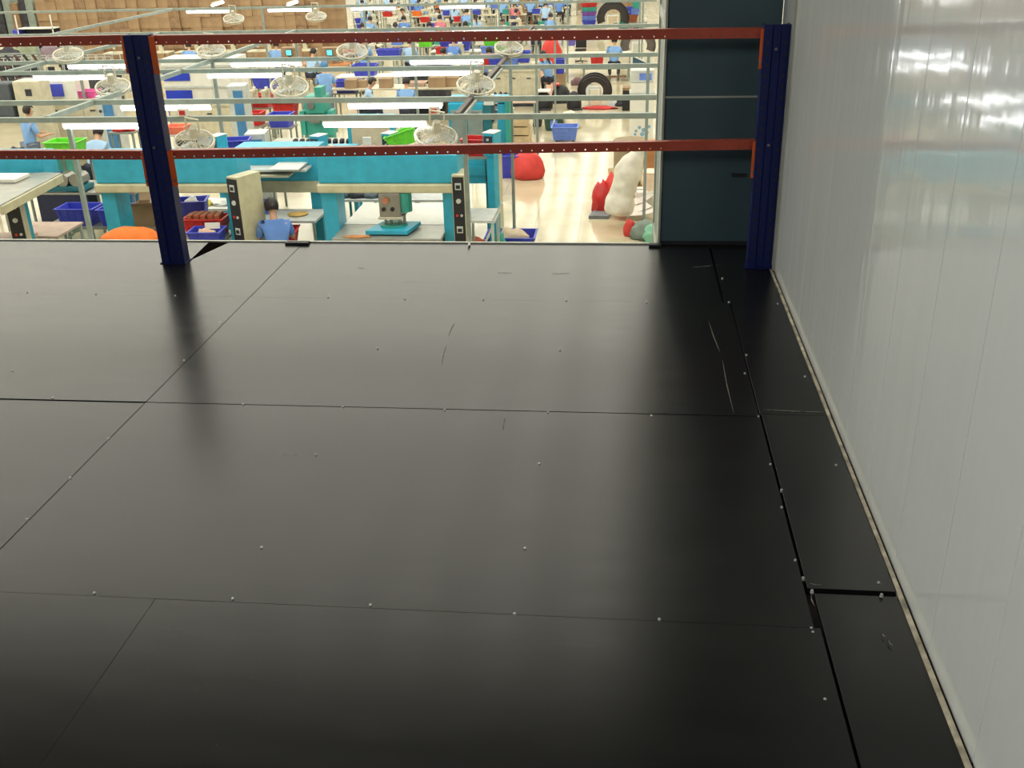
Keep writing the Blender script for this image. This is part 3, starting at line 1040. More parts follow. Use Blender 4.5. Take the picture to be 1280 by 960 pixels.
MB().cyl((0, -.008, .01), (0, -.006, .01), .032, 12).build('label_emblem', mat('violet red print', (150, 60, 120), .5), lb)
control_cabinet(at(295, 240, YP - .3).x, YP - .40, -.45, 'tall cream control cabinet with angled black front by the seated woman', w=.21, h=1.74, d=.46)
# left press with its cream arm
xl = at(52, 220, YP - .6).x
t = thing('beam_press', 'cream and teal press with a slanting arm at the left edge', 'machine', (xl, YP - .7, FZ))
A = onz(0, 256, FZ + 1.70) - t.location
B = onz(76, 216, FZ + 1.70) - t.location
A.z = 1.63; B.z = 1.63
nrm = Vector((-(B - A).y, (B - A).x, 0)).normalized()
pts = [(A.x, A.y), (B.x, B.y), (B.x - .25, B.y + .05), (B.x - 1.9, B.y - .3), (A.x - .9, A.y)]
MB().prism(pts, 1.62, 1.70).build('top_plate', M_grey, t, bevel=.01)
MB().bar((A.x, A.y, 1.62), (B.x, B.y, 1.62), .05, .12).build('side_rail', M_cream, t, bevel=.01)
MB().box(-1.6, -.42, .1, .5, 1.705, 1.76).build('top_cover', M_white, t, bevel=.01)
MB().box(-1.6, -.42, .9, 1.3, 1.6, 1.95).build('beam', M_teal, t)
MB().box(-.60, -.46, .05, .35, 0, 1.62).build('leg', M_teal, t, bevel=.006)
MB().box(-1.5, -.50, -.5, .5, .8, .86).build('table_board', M_pink, t)
MB().box(-1.5, -.50, -.5, .5, .5, .53).build('lower_board', M_white, t)
control_cabinet(at(34, 260, YP - .5).x, YP - .85, .35, 'short cream control cabinet under the slanting arm at far left', h=1.60, w=.20, d=.30)

# rear teal press with tray and the tables behind it
YQ = 15.6
xa, xb = at(296, 215, YQ).x, at(398, 215, YQ).x
t = thing('rear_press', 'rear teal press with a shelf of cutting boards above the seated woman', 'machine', ((xa + xb) / 2, YQ, FZ))
w = xb - xa
MB().box(-w / 2, w / 2, 0, .5, 1.28, 1.80).build('beam', M_teal, t)
MB().box(-w / 2, w / 2, -.02, .4, 1.10, 1.28).build('front_rail', M_cream, t)
for s in (-1, 1):
    MB().box(s * (w / 2 - .1) - .08, s * (w / 2 - .1) + .08, .05, .4, 0, 1.10).build('leg', M_teal, t)
MB().box(-w / 2 + .02, w / 2 - .10, -.34, -.0, 1.50, 1.53).build('tray', M_lgrey, t)
MB().box(-w / 2 + .02, w / 2 - .35, -.42, -.0, 1.43, 1.46).build('tray', M_beige, t)
MB().box(w / 2 - .62, w / 2 - .16, -.50, -.0, 1.56, 1.58).build('tray', M_white, t)
tx = onz(355, 250, -2.45)
table(tx.x + .1, 15.95 - .75, 1.5, .7, .84, 'grey steel table behind the seated woman', top=M_lgrey)
tx = at(250, 255, 15.9)
table(tx.x, 15.9, 1.5, .7, .84, 'white worktable behind the cream control cabinet', top=M_white, shelf=True)
p = onz(258, 246, FZ + .86)
lump(p.x + .15, 15.75, FZ + .84, .13, .1, .10, mat('yellow cloth', (232, 214, 90), .8), 'yellow cloth on the white worktable', seed=3)
lump(p.x - .30, 15.8, FZ + .84, .16, .12, .12, M_dark, 'dark cloth on the white worktable', seed=4)
lump(p.x + .42, 15.8, FZ + .84, .16, .12, .07, M_white, 'white cloth pile on the white worktable', seed=5)
lump(at(340, 246, 15.2).x + .38, 15.2, FZ + .84, .15, .14, .04, mat('tan leather', (206, 168, 96), .7), 'tan leather piece on the grey steel table', seed=6, cat='leather', name='leather_piece')
p = at(322, 240, 15.35)
bin_(p.x, 15.35, FZ + .84, .42, .30, .16, M_binl, 'pale blue crate with dark parts on the grey steel table')
lump(p.x, 15.35, FZ + .87, .17, .11, .12, M_dark, 'dark parts inside the pale blue crate', 'parts', 'loose_parts', 8, rough_=5)

# seated woman and her stool
p = at(343, 285, 14.2)
person('sit', 2, p.x + .10, 14.0, .45, 'woman in a blue shirt with tied-back hair, seated beside the cream cabinet', hair='bun', s=1.02)
stool(p.x + .10, 14.0, 'stool under the seated woman beside the cream cabinet', h=.42)
lump(p.x + .12, 13.84, FZ + .45, .20, .07, .12, mat('green apron', (62, 84, 60), .8), 'green apron tied at the back of the seated woman', 'apron', 'apron', 3, amp=.1)
# crates and boxes of the front row
p = onz(383, 290, FZ + .35)
bin_(p.x, 14.7, FZ + .52, .50, .42, .22, M_red, 'red crate right of the seated woman', .15)
stool(p.x, 14.7, 'low stand under the red crate', m=M_carton, h=.52, name='low_stand')
MBx = None
table(at(392, 290, 13.5).x - .1, 13.95, .36, .7, .62, 'small white side table with maroon front between the presses', top=M_white)
p = at(240, 262, 14.9)
table(p.x, 14.95, .52, .46, .90, 'small trolley under the blue crate behind the navy post', top=M_grey)
bin_(p.x, 14.95, FZ + .90, .44, .36, .24, M_bin, 'blue crate of white cloth right behind the navy post', .2)
lump(p.x, 14.95, FZ + .98, .14, .10, .2, M_white, 'white cloth inside the blue crate behind the navy post', seed=12)
p2 = at(258, 280, 14.3)
table(p2.x, 14.1, .70, .90, .78, 'low steel table under the crates by the navy post', top=M_grey)
bin_(p2.x, 14.32, FZ + .78, .60, .38, .26, M_red, 'red crate holding brown sole packs by the press leg')
for i in range(5):
    carton(p2.x - .20 + i * .10, 14.32 + .02 * (i % 2), FZ + .93, .08, .26, .17, 'reddish brown pack standing in the red crate, %s from the left' % ORD[i], m=mat('red brown pack', (176, 98, 66), .8), rz=.06 * (i - 2))
p3 = at(259, 290, 13.85)
bin_(p3.x, 13.84, FZ + .78, .46, .34, .20, M_bin, 'blue crate with a white label card in front of the red crate', .05)
lump(p3.x, 13.84, FZ + .84, .14, .10, .17, mat('peach cloth', (226, 190, 160), .8), 'peach cloth in the blue crate with the label card', seed=9)
o = MB().box(-.11, .11, -.006, .006, 0, .09).build('label_card', M_white); o.location = (p3.x + .03, 13.99, FZ + .96); o.rotation_euler = (-.3, 0, .1)
tag(o, 'white label card standing at the back of the blue crate of peach cloth', 'card')
# orange cloth
p = at(165, 292, 13.4)
table(p.x, 13.35, .9, .6, .86, 'low table under the orange cloth', top=M_grey)
lump(p.x, 13.35, FZ + .86, .44, .28, .30, M_orange, 'large orange cloth draped in a heap left of the navy post', seed=1, amp=.12)
# blue crates on a shelf behind the left press, carton beside
p = at(108, 265, 15.4)
table(p.x + .45, 15.5, 2.2, .7, .64, 'steel bench carrying blue crates at the left', top=M_grey, shelf=True)
bin_(p.x - .10, 15.4, FZ + .64, .62, .42, .27, M_bin, 'left blue crate on the steel bench, beside the pale pole')
bin_(p.x + .56, 15.4, FZ + .64, .54, .42, .26, M_bin, 'middle blue crate on the steel bench, behind the teal press leg')
p = at(183, 262, 15.3)
carton(p.x, 15.4, FZ + .64, .42, .36, .34, 'open brown carton behind the left navy post', .1, open_=True)
o = MB().bar((0, 0, 0), (.06, .02, .42), .10, .012).build('foam_strip', M_white); o.location = (p.x + .02, 15.35, FZ + .70)
tag(o, 'white foam strip sticking out of the open brown carton', 'foam strip')
lump(p.x + .28, 15.2, FZ + .64, .10, .1, .22, M_black, 'black rubber parts beside the open brown carton', 'parts', 'loose_parts', 13, rough_=4)
p = at(62, 245, 16.3)
bin_(p.x + .05, 16.3, FZ + 1.0, .55, .38, .22, M_bin, 'blue crate on the grey shelf behind the slanting arm', -.2)
table(p.x + .5, 16.4, 2.4, .9, 1.0, 'grey shelf table behind the slanting arm', top=M_grey)
o = MB().box(-.45, .45, -.02, .02, 0, .55).build('screen_board', mat('dark navy board', (36, 42, 70), .6)); o.location = (p.x + .42, 15.98, FZ + .45); tag(o, 'dark navy board hanging under the grey shelf table', 'board')
t = thing('sole_machine', 'dark teal machine of round parts on the grey shelf table', 'machine', (at(88, 230, 16.3).x, 16.2, FZ + 1.0))
for i in range(3):
    MB().cyl((-.24 + i * .24, -.15, .18), (-.24 + i * .24, .15, .18), .11, 12).build('roller', M_steel, t)
MB().box(-.38, .38, -.18, .18, 0, .08).build('base', mat('deep teal', (38, 110, 120), .5), t)
MB().box(.05, .42, -.2, .1, -.35, .0).build('motor_box', M_black, t)
# table with frame in front-left
p = onz(78, 275, FZ + .80)
t = table(p.x - .05, p.y - .5, .9, .8, .80, 'pinkish wooden table with slanted grey legs at lower left', top=M_pink, leg=M_lgrey)
MB().bar((-.4, -.36, .1), (.4, -.36, .72), .03).bar((-.4, .36, .1), (.4, .36, .72), .03).build('brace', M_lgrey, t)
MB().box(-.40, .40, -.34, .34, .38, .40).build('shelf', M_green, t)

# ---- right part of the front row
p = at(600, 262, 14.6)
t = table(p.x + .03, 14.6, .46, .7, 1.02, 'white steel stand with open legs right of the control cabinet', top=M_lgrey, leg=M_lgrey)
MB().bar((-.2, -.32, .1), (.2, -.32, .95), .03).build('brace', M_lgrey, t)
MB().bar((.2, -.32, 1.02), (.34, -.32, 1.28), .03).build('handle', M_lgrey, t)
p = onz(640, 292, FZ + .32)
bin_(p.x, p.y - .1, FZ, .78, .55, .34, M_bin, 'blue crate with a beige sack at the floor edge')
lump(p.x + .02, p.y - .12, FZ + .12, .28, .2, .33, mat('beige cloth', (220, 200, 172), .85), 'beige sack lying in the blue crate at the floor edge', 'sack', 'sack', 21)
lump(p.x - .55, p.y - .4, FZ, .28, .2, .36, mat('rusty scraps', (170, 84, 56), .85), 'heap of rust red leather scraps beside the blue crate', 'leather', 'leather_scraps', 22, rough_=5)
lump(at(582, 285, 15.4).x + .55, 15.2, FZ, .14, .12, .55, M_green, 'green bag behind the white steel stand', 'bag', 'bag', 23)
tx = at(490, 250, 16.3)
table(tx.x, 16.28, 1.95, .46, .86, 'grey cloth table behind the white board of the big press', top=M_lgrey)
for i in range(5):
    lump(tx.x - .8 + i * .24, 16.25, FZ + .86, .15, .14, .10 + .03 * (i % 2), M_dark if i % 2 else mat('slate cloth', (84, 96, 104), .8), 'folded dark cloth on the grey cloth table, %s from the left' % ORD[i], seed=140 + i)
# rear right teal C-frame machine
YM = 17.0
xa, xb = at(562, 170, YM).x, at(641, 170, YM).x
t = thing('frame_press', 'tall teal frame press with grey doors beside the aisle', 'machine', ((xa + xb) / 2, YM, FZ))
w = xb - xa
MB().box(-w / 2, w / 2 - .48, .0, .08, .9, 2.22).build('panel_back', M_teal, t)
for i in range(2):
    d = MB().box(-w / 2 + .04 + i * .28, -w / 2 + .29 + i * .28, -.03, 0, 1.5, 2.12).build('door', M_frame, t, bevel=.006)
    MB().box(-w / 2 + .10 + i * .28, -w / 2 + .22 + i * .28, -.045, -.03, 2.04, 2.08).build('handle', M_black, d)
MB().box(w / 2 - .48, w / 2 - .34, -.02, .5, 0, 2.2).build('column', mat('deep teal', (38, 110, 120), .5), t, bevel=.01)
MB().box(w / 2 - .34, w / 2 - .25, .0, .5, 0, 1.9).build('cream_side', M_cream, t, bevel=.01)
MB().box(w / 2 - .12, w / 2 - .04, -.02, .45, 1.52, 2.26).build('side_column', M_green, t, bevel=.01)
MB().box(w / 2 - .25, w / 2 - .12, .05, .45, 1.52, 2.2).build('side_panel', M_teal, t)
MB().box(-w / 2, w / 2 - .05, .08, .45, 2.22, 2.30).build('top_beam', M_teal, t)
MB().box(-w / 2, w / 2 - .48, -.05, .4, 1.05, 1.2).build('mid_beam', M_teal, t)
MB().box(-w / 2, -w / 2 + .18, .05, .45, 0, 1.05).build('column', M_teal, t)
MB().box(w / 2 - .46, w / 2 - .30, -.03, .08, 2.2, 2.36).build('gauge_box', M_white, t)
for z in (1.0, 1.5):
    MB().cyl((w / 2 - .41, -.06, z), (w / 2 - .41, -.02, z), .06, 12).build('cap', M_dark, t)
o = MB().box(-.42, .0, -.3, .25, 0, .035).build('paper_tray', M_beige); o.location = (at(606, 215, 16.3).x + .2, 16.55, FZ + 1.50)
tag(o, 'beige tray of papers jutting out of the tall teal frame press', 'tray')
lump(at(590, 208, 16.6).x, 16.55, FZ + 1.54, .22, .14, .07, M_dark, 'dark cloth on the beige tray of the frame press', seed=24)
# teal control heads of the press row (white topped boxes)
for (u, v, Y, s, lab) in [(273, 178, 16.6, 1, 'teal control box with a white top beside the stacked blue crates'), (399, 178, 16.9, .9, 'teal control box with a white top left of the long tube lamp'),
                          (488, 175, 16.9, 1, 'teal control box leaning by the lime green basket'), (615, 175, 15.4, .9, 'teal control box with a white top on the frame press')]:
    p = at(u, v, Y)
    t = thing('control_box', lab, 'control box', (p.x, Y, p.z - .22), -.35)
    MB().box(-.09, .09, -.13, .13, 0, .34).build('case', M_teal, t, bevel=.008)
    MB().prism([(-.095, -.135), (.095, -.135), (.095, .135), (-.095, .135)], .34, .35).build('lid', M_white, t)
    f = MB().box(-.07, .07, -.142, -.13, .04, .30).build('face_plate', M_dark, t)
    for i in range(3):
        MB().cyl((0, -.155, .09 + i * .08), (0, -.142, .09 + i * .08), .02, 8).build('button', M_lgrey, f)
    q = MB().box(-.06, .06, -.08, .08, -(p.z - .22 - FZ), 0).build('pedestal', M_teal, t)
# trays of parts on top of the press row
t = table(at(345, 190, 15.9).x, 16.9, 2.0, .8, 1.52, 'teal-edged high tray table full of cut parts', top=M_teal, leg=M_teal, th=.05)
for i in range(11):
    X = at(345, 190, 15.9).x - .85 + i * .16
    lump(X, 16.9 + .1 * math.sin(i * 2.4), FZ + 1.52, .09, .13, .05, [M_lgrey, M_beige, M_dark, M_white][i % 4], 'flat cut piece on the teal-edged tray table, %s from the left' % ORD[i], 'cut piece', 'cut_piece', 30 + i, sub=2)
t = table(at(400, 168, 18.4).x, 18.6, 2.0, .7, 1.30, 'grey conveyor table with a row of dark shoe lasts', top=M_grey)
for i in range(14):
    X = at(345, 168, 18).x + .20 + i * .125
    o = lump(X, 18.45, FZ + 1.30, .045, .11, .10, M_black, 'black shoe last on the grey conveyor table, %s from the left' % ORD[i], 'shoe last', 'shoe_last', 50, sub=2)
t = table(at(440, 178, 17.5).x, 17.45, 1.5, .6, 1.35, 'cluttered wooden bench behind the big teal press', top=M_wood)
for i in range(12):
    X = at(412, 178, 17.4).x - .0 + i * .07
    lump(X, 17.4, FZ + 1.35, .04, .08, .13, [M_dark, mat('peach cloth', (226, 190, 160), .8)][i > 5], 'small %s part on the cluttered wooden bench, %s from the left' % (['dark', 'peach'][i > 5], ORD[i]), 'part', 'loose_part', 60 + i, sub=2)
p = at(441, 172, 16.4)
o = MB().prism([(-.07, -.02), (.07, -.02), (.07, .02), (-.07, .02)], 0, .28).build('white_block', M_white); o.location = (p.x, 17.3, FZ + 1.35); tag(o, 'upright white foam block on the cluttered wooden bench', 'foam block')
t = thing('switch_panel', 'beige switch panel with teal frame behind the wooden bench', 'panel', (at(462, 170, 18).x, 18.1, FZ))
MB().box(-.35, .35, 0, .05, .9, 1.75).build('door', M_beige, t); MB().box(-.42, -.35, 0, .2, 0, 1.85).box(.35, .42, 0, .2, 0, 1.85).box(-.35, .35, .05, .2, 1.75, 1.85).build('frame', M_teal, t)
p = at(506, 176, 16.9)
o = bin_(p.x, 16.85, p.z - .05, .50, .34, .22, M_lime, 'lime green basket tilted above the big teal press', -.2); o.rotation_euler = (0, -.30, .1)
table(p.x, 16.85, .4, .30, p.z - .14 - FZ, 'narrow stand under the tilted lime green basket', top=M_grey)
p = at(597, 178, 15.8)
bin_(p.x, 15.7, p.z - .16, .40, .34, .24, M_red, 'red crate on the teal frame press', -.15)
table(p.x, 15.75, .5, .5, p.z - .16 - FZ, 'narrow stand under the red crate by the frame press', top=M_grey)
# stacked blue crates on the left middle
p = at(292, 175, 17.75)
for i in range(2):
    bin_(p.x, 17.75, FZ + 1.0 + i * .27, .56, .4, .24, M_bin, ['lower', 'upper'][i] + ' dark blue crate of the stack behind the teal control box', .2)
table(p.x, 17.75, .66, .5, 1.0, 'stand under the stacked dark blue crates', top=M_grey)

# ================================================================== AISLE OBJECTS (right)
# red bag with blue crate
p = onz(655, 222)
bin_(onz(637, 222).x, p.y + .15, FZ, .44, .5, .46, M_bin, 'upright blue crate beside the big red bag', 0)
lump(p.x + .08, p.y, FZ, .36, .30, .56, mat('red sack cloth', (214, 66, 60), .75), 'big bulging red bag on the tiled floor beside the blue crate', 'bag', 'bag', 70, amp=.10)
# blue basket on the aisle with wheels
p = onz(706, 177)
t = bin_(p.x, p.y + .1, FZ + .05, .62, .50, .30, M_binl, 'light blue basket trolley in the aisle beside the green bin')
MB().bar((.30, .24, .3), (.36, .30, .62), .03).bar((-.30, .24, .3), (-.24, .30, .5), .03).build('handle', M_lgrey, t)
for sx in (-1, 1):
    for sy in (-1, 1):
        MB().cyl((sx * .2 - .015, sy * .16, .0), (sx * .2 + .015, sy * .16, .0), .05, 10).build('wheel', M_black, t)
p = onz(691, 162)
t = thing('waste_bin', 'dark green square bin beside the light blue basket', 'bin', (p.x, p.y, FZ), .2)
b_ = crate(.42, .36, .36, M_green).build('tub', mat('dark green plastic', (50, 84, 66), .5), t)
MB().box(-.09, .09, -.18, -.165, .08, .26).build('sticker', M_binl, t)
lump(onz(712, 160).x, onz(712, 160).y, FZ, .28, .24, .38, mat('white film', (232, 222, 200), .4), 'crumpled white plastic film behind the light blue basket', 'plastic film', 'plastic_film', 71, amp=.4)
lump(onz(672, 158).x, onz(672, 158).y, FZ, .12, .10, .40, M_dark, 'dark grey fan base standing by the aisle pole', 'fan base', 'fan_base', 72)
# cardboard pieces by the machine
t = thing('carton_stack', 'low stack of brown packing trays beside the teal side column', 'cartons', (onz(652, 185).x - .05, onz(652, 185).y - .2, FZ))
for i in range(4):
    MB().box(-.30, .30 - .02 * i, -.3, .3, .20 * i, .20 * i + .17).build('tray', mat('pale cardboard', (204, 180, 140), .85), t)
# black bins / rolls in the middle aisle
for i, (u0, u1, vt, vb, lab) in enumerate([(668, 690, 116, 137, 'black bundle with a white sheet on top, leftmost of the three'), (690, 712, 106, 128, 'black bundle with a red strap behind the white sheet'), (709, 726, 112, 137, 'black upright bundle beside the arched leather rack')]):
    p = onz((u0 + u1) / 2, vb)
    w = (u1 - u0) / FPX * (p - CAM).length
    t = thing('black_bundle', lab, 'bundle', (p.x, p.y + .1, FZ), .1 * i)
    o = lump(0, 0, 0, w * .52, .30, .50, M_black, 'x', amp=.06, sub=3)
    for k_ in list(o.keys()): del o[k_]
    o.name = 'roll'; o.parent = t; o.location = (0, 0, 0)
    MB().box(-w * .46, w * .46, -.32, -.29, .0, .06).build('front_fold', M_dark, t)
    if i == 0: MB().box(-w * .4, w * .4, -.25, .2, .50, .53).build('white_sheet', M_white, t)
    if i == 1: MB().box(-w * .4, -w * .1, -.2, .2, .48, .53).build('red_strap', M_red, t)


def arch_rack(u, v, lab, s=1.0, m=None):
    p = onz(u, v)
    t = thing('arch_rack', lab, 'rack', (p.x, p.y, FZ))
    m = m or mat('black leather', (46, 40, 40), .45)
    for k_ in range(3):
        b_ = MB()
        n_ = 16
        R0, R1 = (.33 + k_ * .02) * s, (.56 + .05 * k_) * s
        prev = None
        for i in range(n_ + 1):
            a = math.pi * (-.13 + 1.26 * i / n_)
            ca, sa = math.cos(a), math.sin(a)
            jag = 1 + .02 * math.sin(i * 7 + k_)
            cur = (Vector((ca * R0, 0, .55 * s + sa * R0)), Vector((ca * R1 * jag, 0, .55 * s + sa * R1 * .95 * jag)))
            if prev:
                y0, y1 = k_ * .14 - .15, k_ * .14 - .04
                a0, a1 = prev; c0, c1 = cur
                nn = len(b_.v)
                for yy_ in (y0, y1):
                    for q in (a0, a1, c1, c0): b_.v.append(Vector((q.x, yy_, max(q.z, .12))))
                for f in ((0, 1, 2, 3), (7, 6, 5, 4), (1, 5, 6, 2), (0, 3, 7, 4), (0, 4, 5, 1), (3, 2, 6, 7)): b_.f.append(tuple(nn + i_ for i_ in f))
            prev = cur
        b_.build('leather_sheet', m, t)
    c = MB()
    for sx in (-1, 1):
        for y_ in (-.2, .3):
            c.box(sx * .20 * s - .02, sx * .20 * s + .02, y_ - .02, y_ + .02, 0, .62 * s)
    c.box(-.22 * s, .22 * s, -.22, .32, .62 * s, .65 * s).box(-.2 * s, .2 * s, -.21, -.18, .18, .21)
    c.build('white_stand', M_white, t)
    return t


arch_rack(743, 132, 'arched rack of black leather sheets over a white stool frame, nearest of the three', .76)
arch_rack(766, 40, 'arched rack of black leather sheets beside the teal boxes, farthest of the three', 1.15)
arch_rack(797, 76, 'arched rack of leather sheets half hidden by the pale corner post', 1.0, mat('grey leather', (96, 88, 84), .45))
p = onz(742, 134)
lump(p.x + .15, p.y - .25, FZ, .5, .2, .08, M_red, 'red cloth spread under the near arched leather rack', seed=75, amp=.3)
p = onz(782, 132)
lump(p.x, p.y, FZ, .28, .2, .24, M_dark, 'dark cloth bundle left of the black cabinet', 'bundle', 'cloth_bundle', 76)
t = thing('small_cabinet', 'dark small cabinet with red brown top beside the white box', 'cabinet', (onz(785, 137).x, onz(785, 137).y, FZ))
MB().box(-.16, .16, -.2, .2, 0, .55).build('body', M_black, t); MB().box(-.16, .16, -.2, .2, .55, .62).build('top', M_cartond, t)
# white fridge-like box with a blue pattern
p = onz(801, 174)
t = thing('storage_box', 'tall white box with a blue leaf print beside the pale corner post', 'box', (p.x - .02, p.y + .35, FZ))
MB().box(-.26, .30, -.35, .25, 0, 1.05).build('body', M_white, t, bevel=.01)
c = MB()
for i, (a, b_) in enumerate(((-.10, .20), (-.02, .28), (.08, .22), (.14, .34), (.2, .3), (.05, .12), (-.12, .12), (.16, .16))):
    c.cyl((a, -.352, b_), (a, -.3505, b_), .035 + .01 * (i % 3), 7)
c.build('blue_print', mat('faded blue print', (128, 170, 196), .5), t)
MB().box(-.28, .32, -.37, .27, 1.05, 1.10).build('lid', M_lgrey, t)
t = thing('plastic_drawer_box', 'translucent white drawer box with blue things on top of the tall white box', 'box', (p.x - .02, p.y + .35, FZ + 1.10))
MB().box(-.25, .28, -.3, .2, 0, .22).build('lower_drawer', M_white, t); MB().box(-.25, .28, -.3, .2, .23, .50).build('upper_drawer', M_lgrey, t); MB().box(-.05, .24, -.305, -.3, .28, .44).build('blue_content', M_binl, t)
t = thing('folding_chairs', 'leaning pale folding frame with dark blue mesh above the drawer box', 'frame', (p.x - .05, p.y + 1.6, FZ))
for i in range(3):
    MB().bar((-.2, 0, 1.2 + i * .28), (.35, 0, .95 + i * .28), .03).build('slanted_bar', M_white, t)
MB().bar((-.2, 0, 0), (-.2, 0, 1.9), .03).bar((.35, 0, 0), (.35, 0, 1.7), .03).build('frame_side', M_white, t)
MB().poly([(-.18, .01, 1.52), (.33, .01, 1.27), (.33, .01, 1.50), (-.18, .01, 1.74)]).build('mesh_panel', mat('dark blue mesh', (60, 90, 110), .7), t)
# ---- right near heap: white sack, red sacks, carton, papers
p = onz(775, 285)
# tall leaning white sack with tied neck, grown as one skin surface
me = skin_mesh('sack', [((-.02, 0, .20), .27), ((.0, .03, .40), .29), ((.07, .06, .66), .20), ((.13, .08, .86), .26), ((.16, .1, 1.05), .25), ((.30, .1, 1.24), .13), ((.36, .1, 1.42), .04)], [(i, i + 1) for i in range(6)], mat('white woven sack', (226, 220, 204), .7, var=.08), 3)
for v in me.vertices:
    v.co += Vector((noise.noise(v.co * 6), noise.noise(v.co * 6 + Vector((9, 0, 0))), 0)) * .03
    v.co.z = max(v.co.z, .0)
o = bpy.data.objects.new('sack', me); C.objects.link(o); o.location = (p.x - .03, p.y, FZ)
tag(o, 'tall white sack with a tied neck leaning in the right aisle', 'sack')
pr_ = onz(757, 268)
lump(pr_.x + .14, pr_.y + .3, FZ, .24, .22, .66, mat('red sack cloth', (214, 66, 60), .75), 'red bag behind the tall white sack', 'bag', 'bag', 80, amp=.25)
lump(pr_.x - .06, pr_.y + .2, FZ, .20, .2, .56, M_red, 'crumpled bright red bag left of the tall white sack', 'bag', 'bag', 81, amp=.35)
o = MB().prism([(-.22, -.3), (.14, -.3), (.2, .2), (-.12, .2)], 0, .06).build('grey_mat', mat('grey foam sheet', (124, 128, 132), .7)); o.location = (pr_.x - .08, pr_.y - .02, FZ); tag(o, 'grey foam sheet on the floor under the red bags', 'foam sheet')
p = onz(788, 216)
t = thing('cardboard_drum', 'olive brown cardboard drum behind the white sack', 'drum', (p.x, p.y + .2, FZ))
MB().cyl((0, 0, 0), (0, 0, .66), .36, 24).build('barrel', mat('olive cardboard', (150, 134, 104), .8), t, smooth=False); MB().ring((0, 0, .64), .36, .015).build('rim', M_steel, t)
carton(onz(776, 235).x - .03, onz(776, 235).y - .1, FZ, .36, .3, .26, 'pale carton flap box between the drum and the white sack', .3, m=mat('pale cardboard', (204, 180, 140), .85), open_=True)
t = thing('wood_cabinet', 'narrow orange wooden cabinet beside the cardboard drum', 'cabinet', (onz(812, 240).x + .06, onz(812, 240).y + .35, FZ))
MB().box(-.20, .25, -.2, .25, 0, .92).build('body', M_wood, t, bevel=.008); d = MB().box(-.18, .23, -.215, -.2, .05, .86).build('door', M_wood, t); MB().cyl((.02, -.23, .5), (.02, -.215, .5), .02, 8).build('knob', M_steel, d)
p = onz(812, 258)
t = thing('wash_basin', 'cream plastic pail standing on white cartons by the corner post', 'pail', (p.x + .02, p.y + .1, FZ + .30))
MB().cyl((0, 0, 0), (0, 0, .34), .15, 18, .19).build('body', mat('cream plastic', (240, 218, 190), .4), t); MB().ring((0, 0, .34), .19, .012).build('rim', mat('cream plastic', (240, 218, 190), .4), t)
carton(p.x + .02, p.y + .1, FZ, .55, .45, .30, 'white carton under the cream pail', .1, m=M_white)
for i, (u, v, rz, sx, sy) in enumerate([(790, 272, .3, .62, .34), (806, 276, -.2, .5, .4), (800, 262, .6, .4, .3)]):
    p = onz(u, v)
    b_ = MB(); n_ = 8; nn = 0
    for i2 in range(n_ + 1):
        for z_ in (0, .004):
            for s2 in (-1, 1):
                t_ = i2 / n_
                b_.v.append(Vector(((t_ - .5) * sx, s2 * sy / 2, .10 + .12 * t_ * t_ + z_ + .03 * i)))
    for i2 in range(n_):
        a = i2 * 4
        for f in ((0, 4, 5, 1), (2, 3, 7, 6), (0, 2, 6, 4), (1, 5, 7, 3)): b_.f.append(tuple(a + q for q in f))
    b_.f.append((0, 1, 3, 2)); b_.f.append((n_ * 4, n_ * 4 + 2, n_ * 4 + 3, n_ * 4 + 1))
    o = b_.build('paper_sheet', mat('pale pink paper', (222, 212, 202), .7)); o.location = (p.x, p.y, FZ); o.rotation_euler = (0, 0, rz)
    tag(o, 'curled pale board sheet beside the white sack, %s' % ['lowest', 'middle one', 'topmost'][i], 'sheet')
p = onz(806, 296)
lump(p.x, p.y - .05, FZ, .26, .2, .30, mat('grey green cloth', (128, 140, 128), .8), 'grey-green cloth bag at the corner by the floor edge', 'bag', 'bag', 84, amp=.3)
lump(p.x + .12, p.y - .25, FZ, .16, .14, .28, mat('mint cloth', (140, 200, 170), .8), 'mint green cloth at the corner by the floor edge', seed=85)
p = onz(787, 294)
lump(p.x, p.y, FZ, .11, .12, .28, mat('red sack cloth', (214, 66, 60), .75), 'small red rag left of the grey-green bag', 'cloth', 'rag', 86)
lump(onz(794, 250).x, onz(794, 250).y + .1, FZ, .14, .16, .40, mat('mixed scraps', (150, 110, 60), .8, var=.5, scale=14), 'bag of mixed brown scraps right of the white sack', 'bag', 'scrap_bag', 87)

# ================================================================== MIDDLE BAND
# long beige machines left
def long_machine(u0, u1, v, Y, h, lab, d=.8, doors=3, top=None):
    p0, p1 = at(u0, v, Y), at(u1, v, Y)
    w = p1.x - p0.x
    t = thing('long_machine', lab, 'machine', ((p0.x + p1.x) / 2, Y, FZ))
    MB().box(-w / 2, w / 2, 0, d, .15, h).build('body', M_beige, t, bevel=.01)
    MB().box(-w / 2, w / 2, .03, d - .03, 0, .15).build('plinth', M_dark, t)
    MB().box(-w / 2 - .02, w / 2 + .02, -.03, d + .02, h, h + .05).build('top', top or M_beige, t)
    for i in range(doors):
        a = -w / 2 + .05 + i * (w - .1) / doors
        dd = MB().box(a + .01, a + (w - .1) / doors - .02, -.015, 0, .25, h - .08).build('door', M_beige, t)
        MB().box(a + .15, a + .27, -.03, -.015, h - .2, h - .17).build('handle', M_dark, dd)
    return t


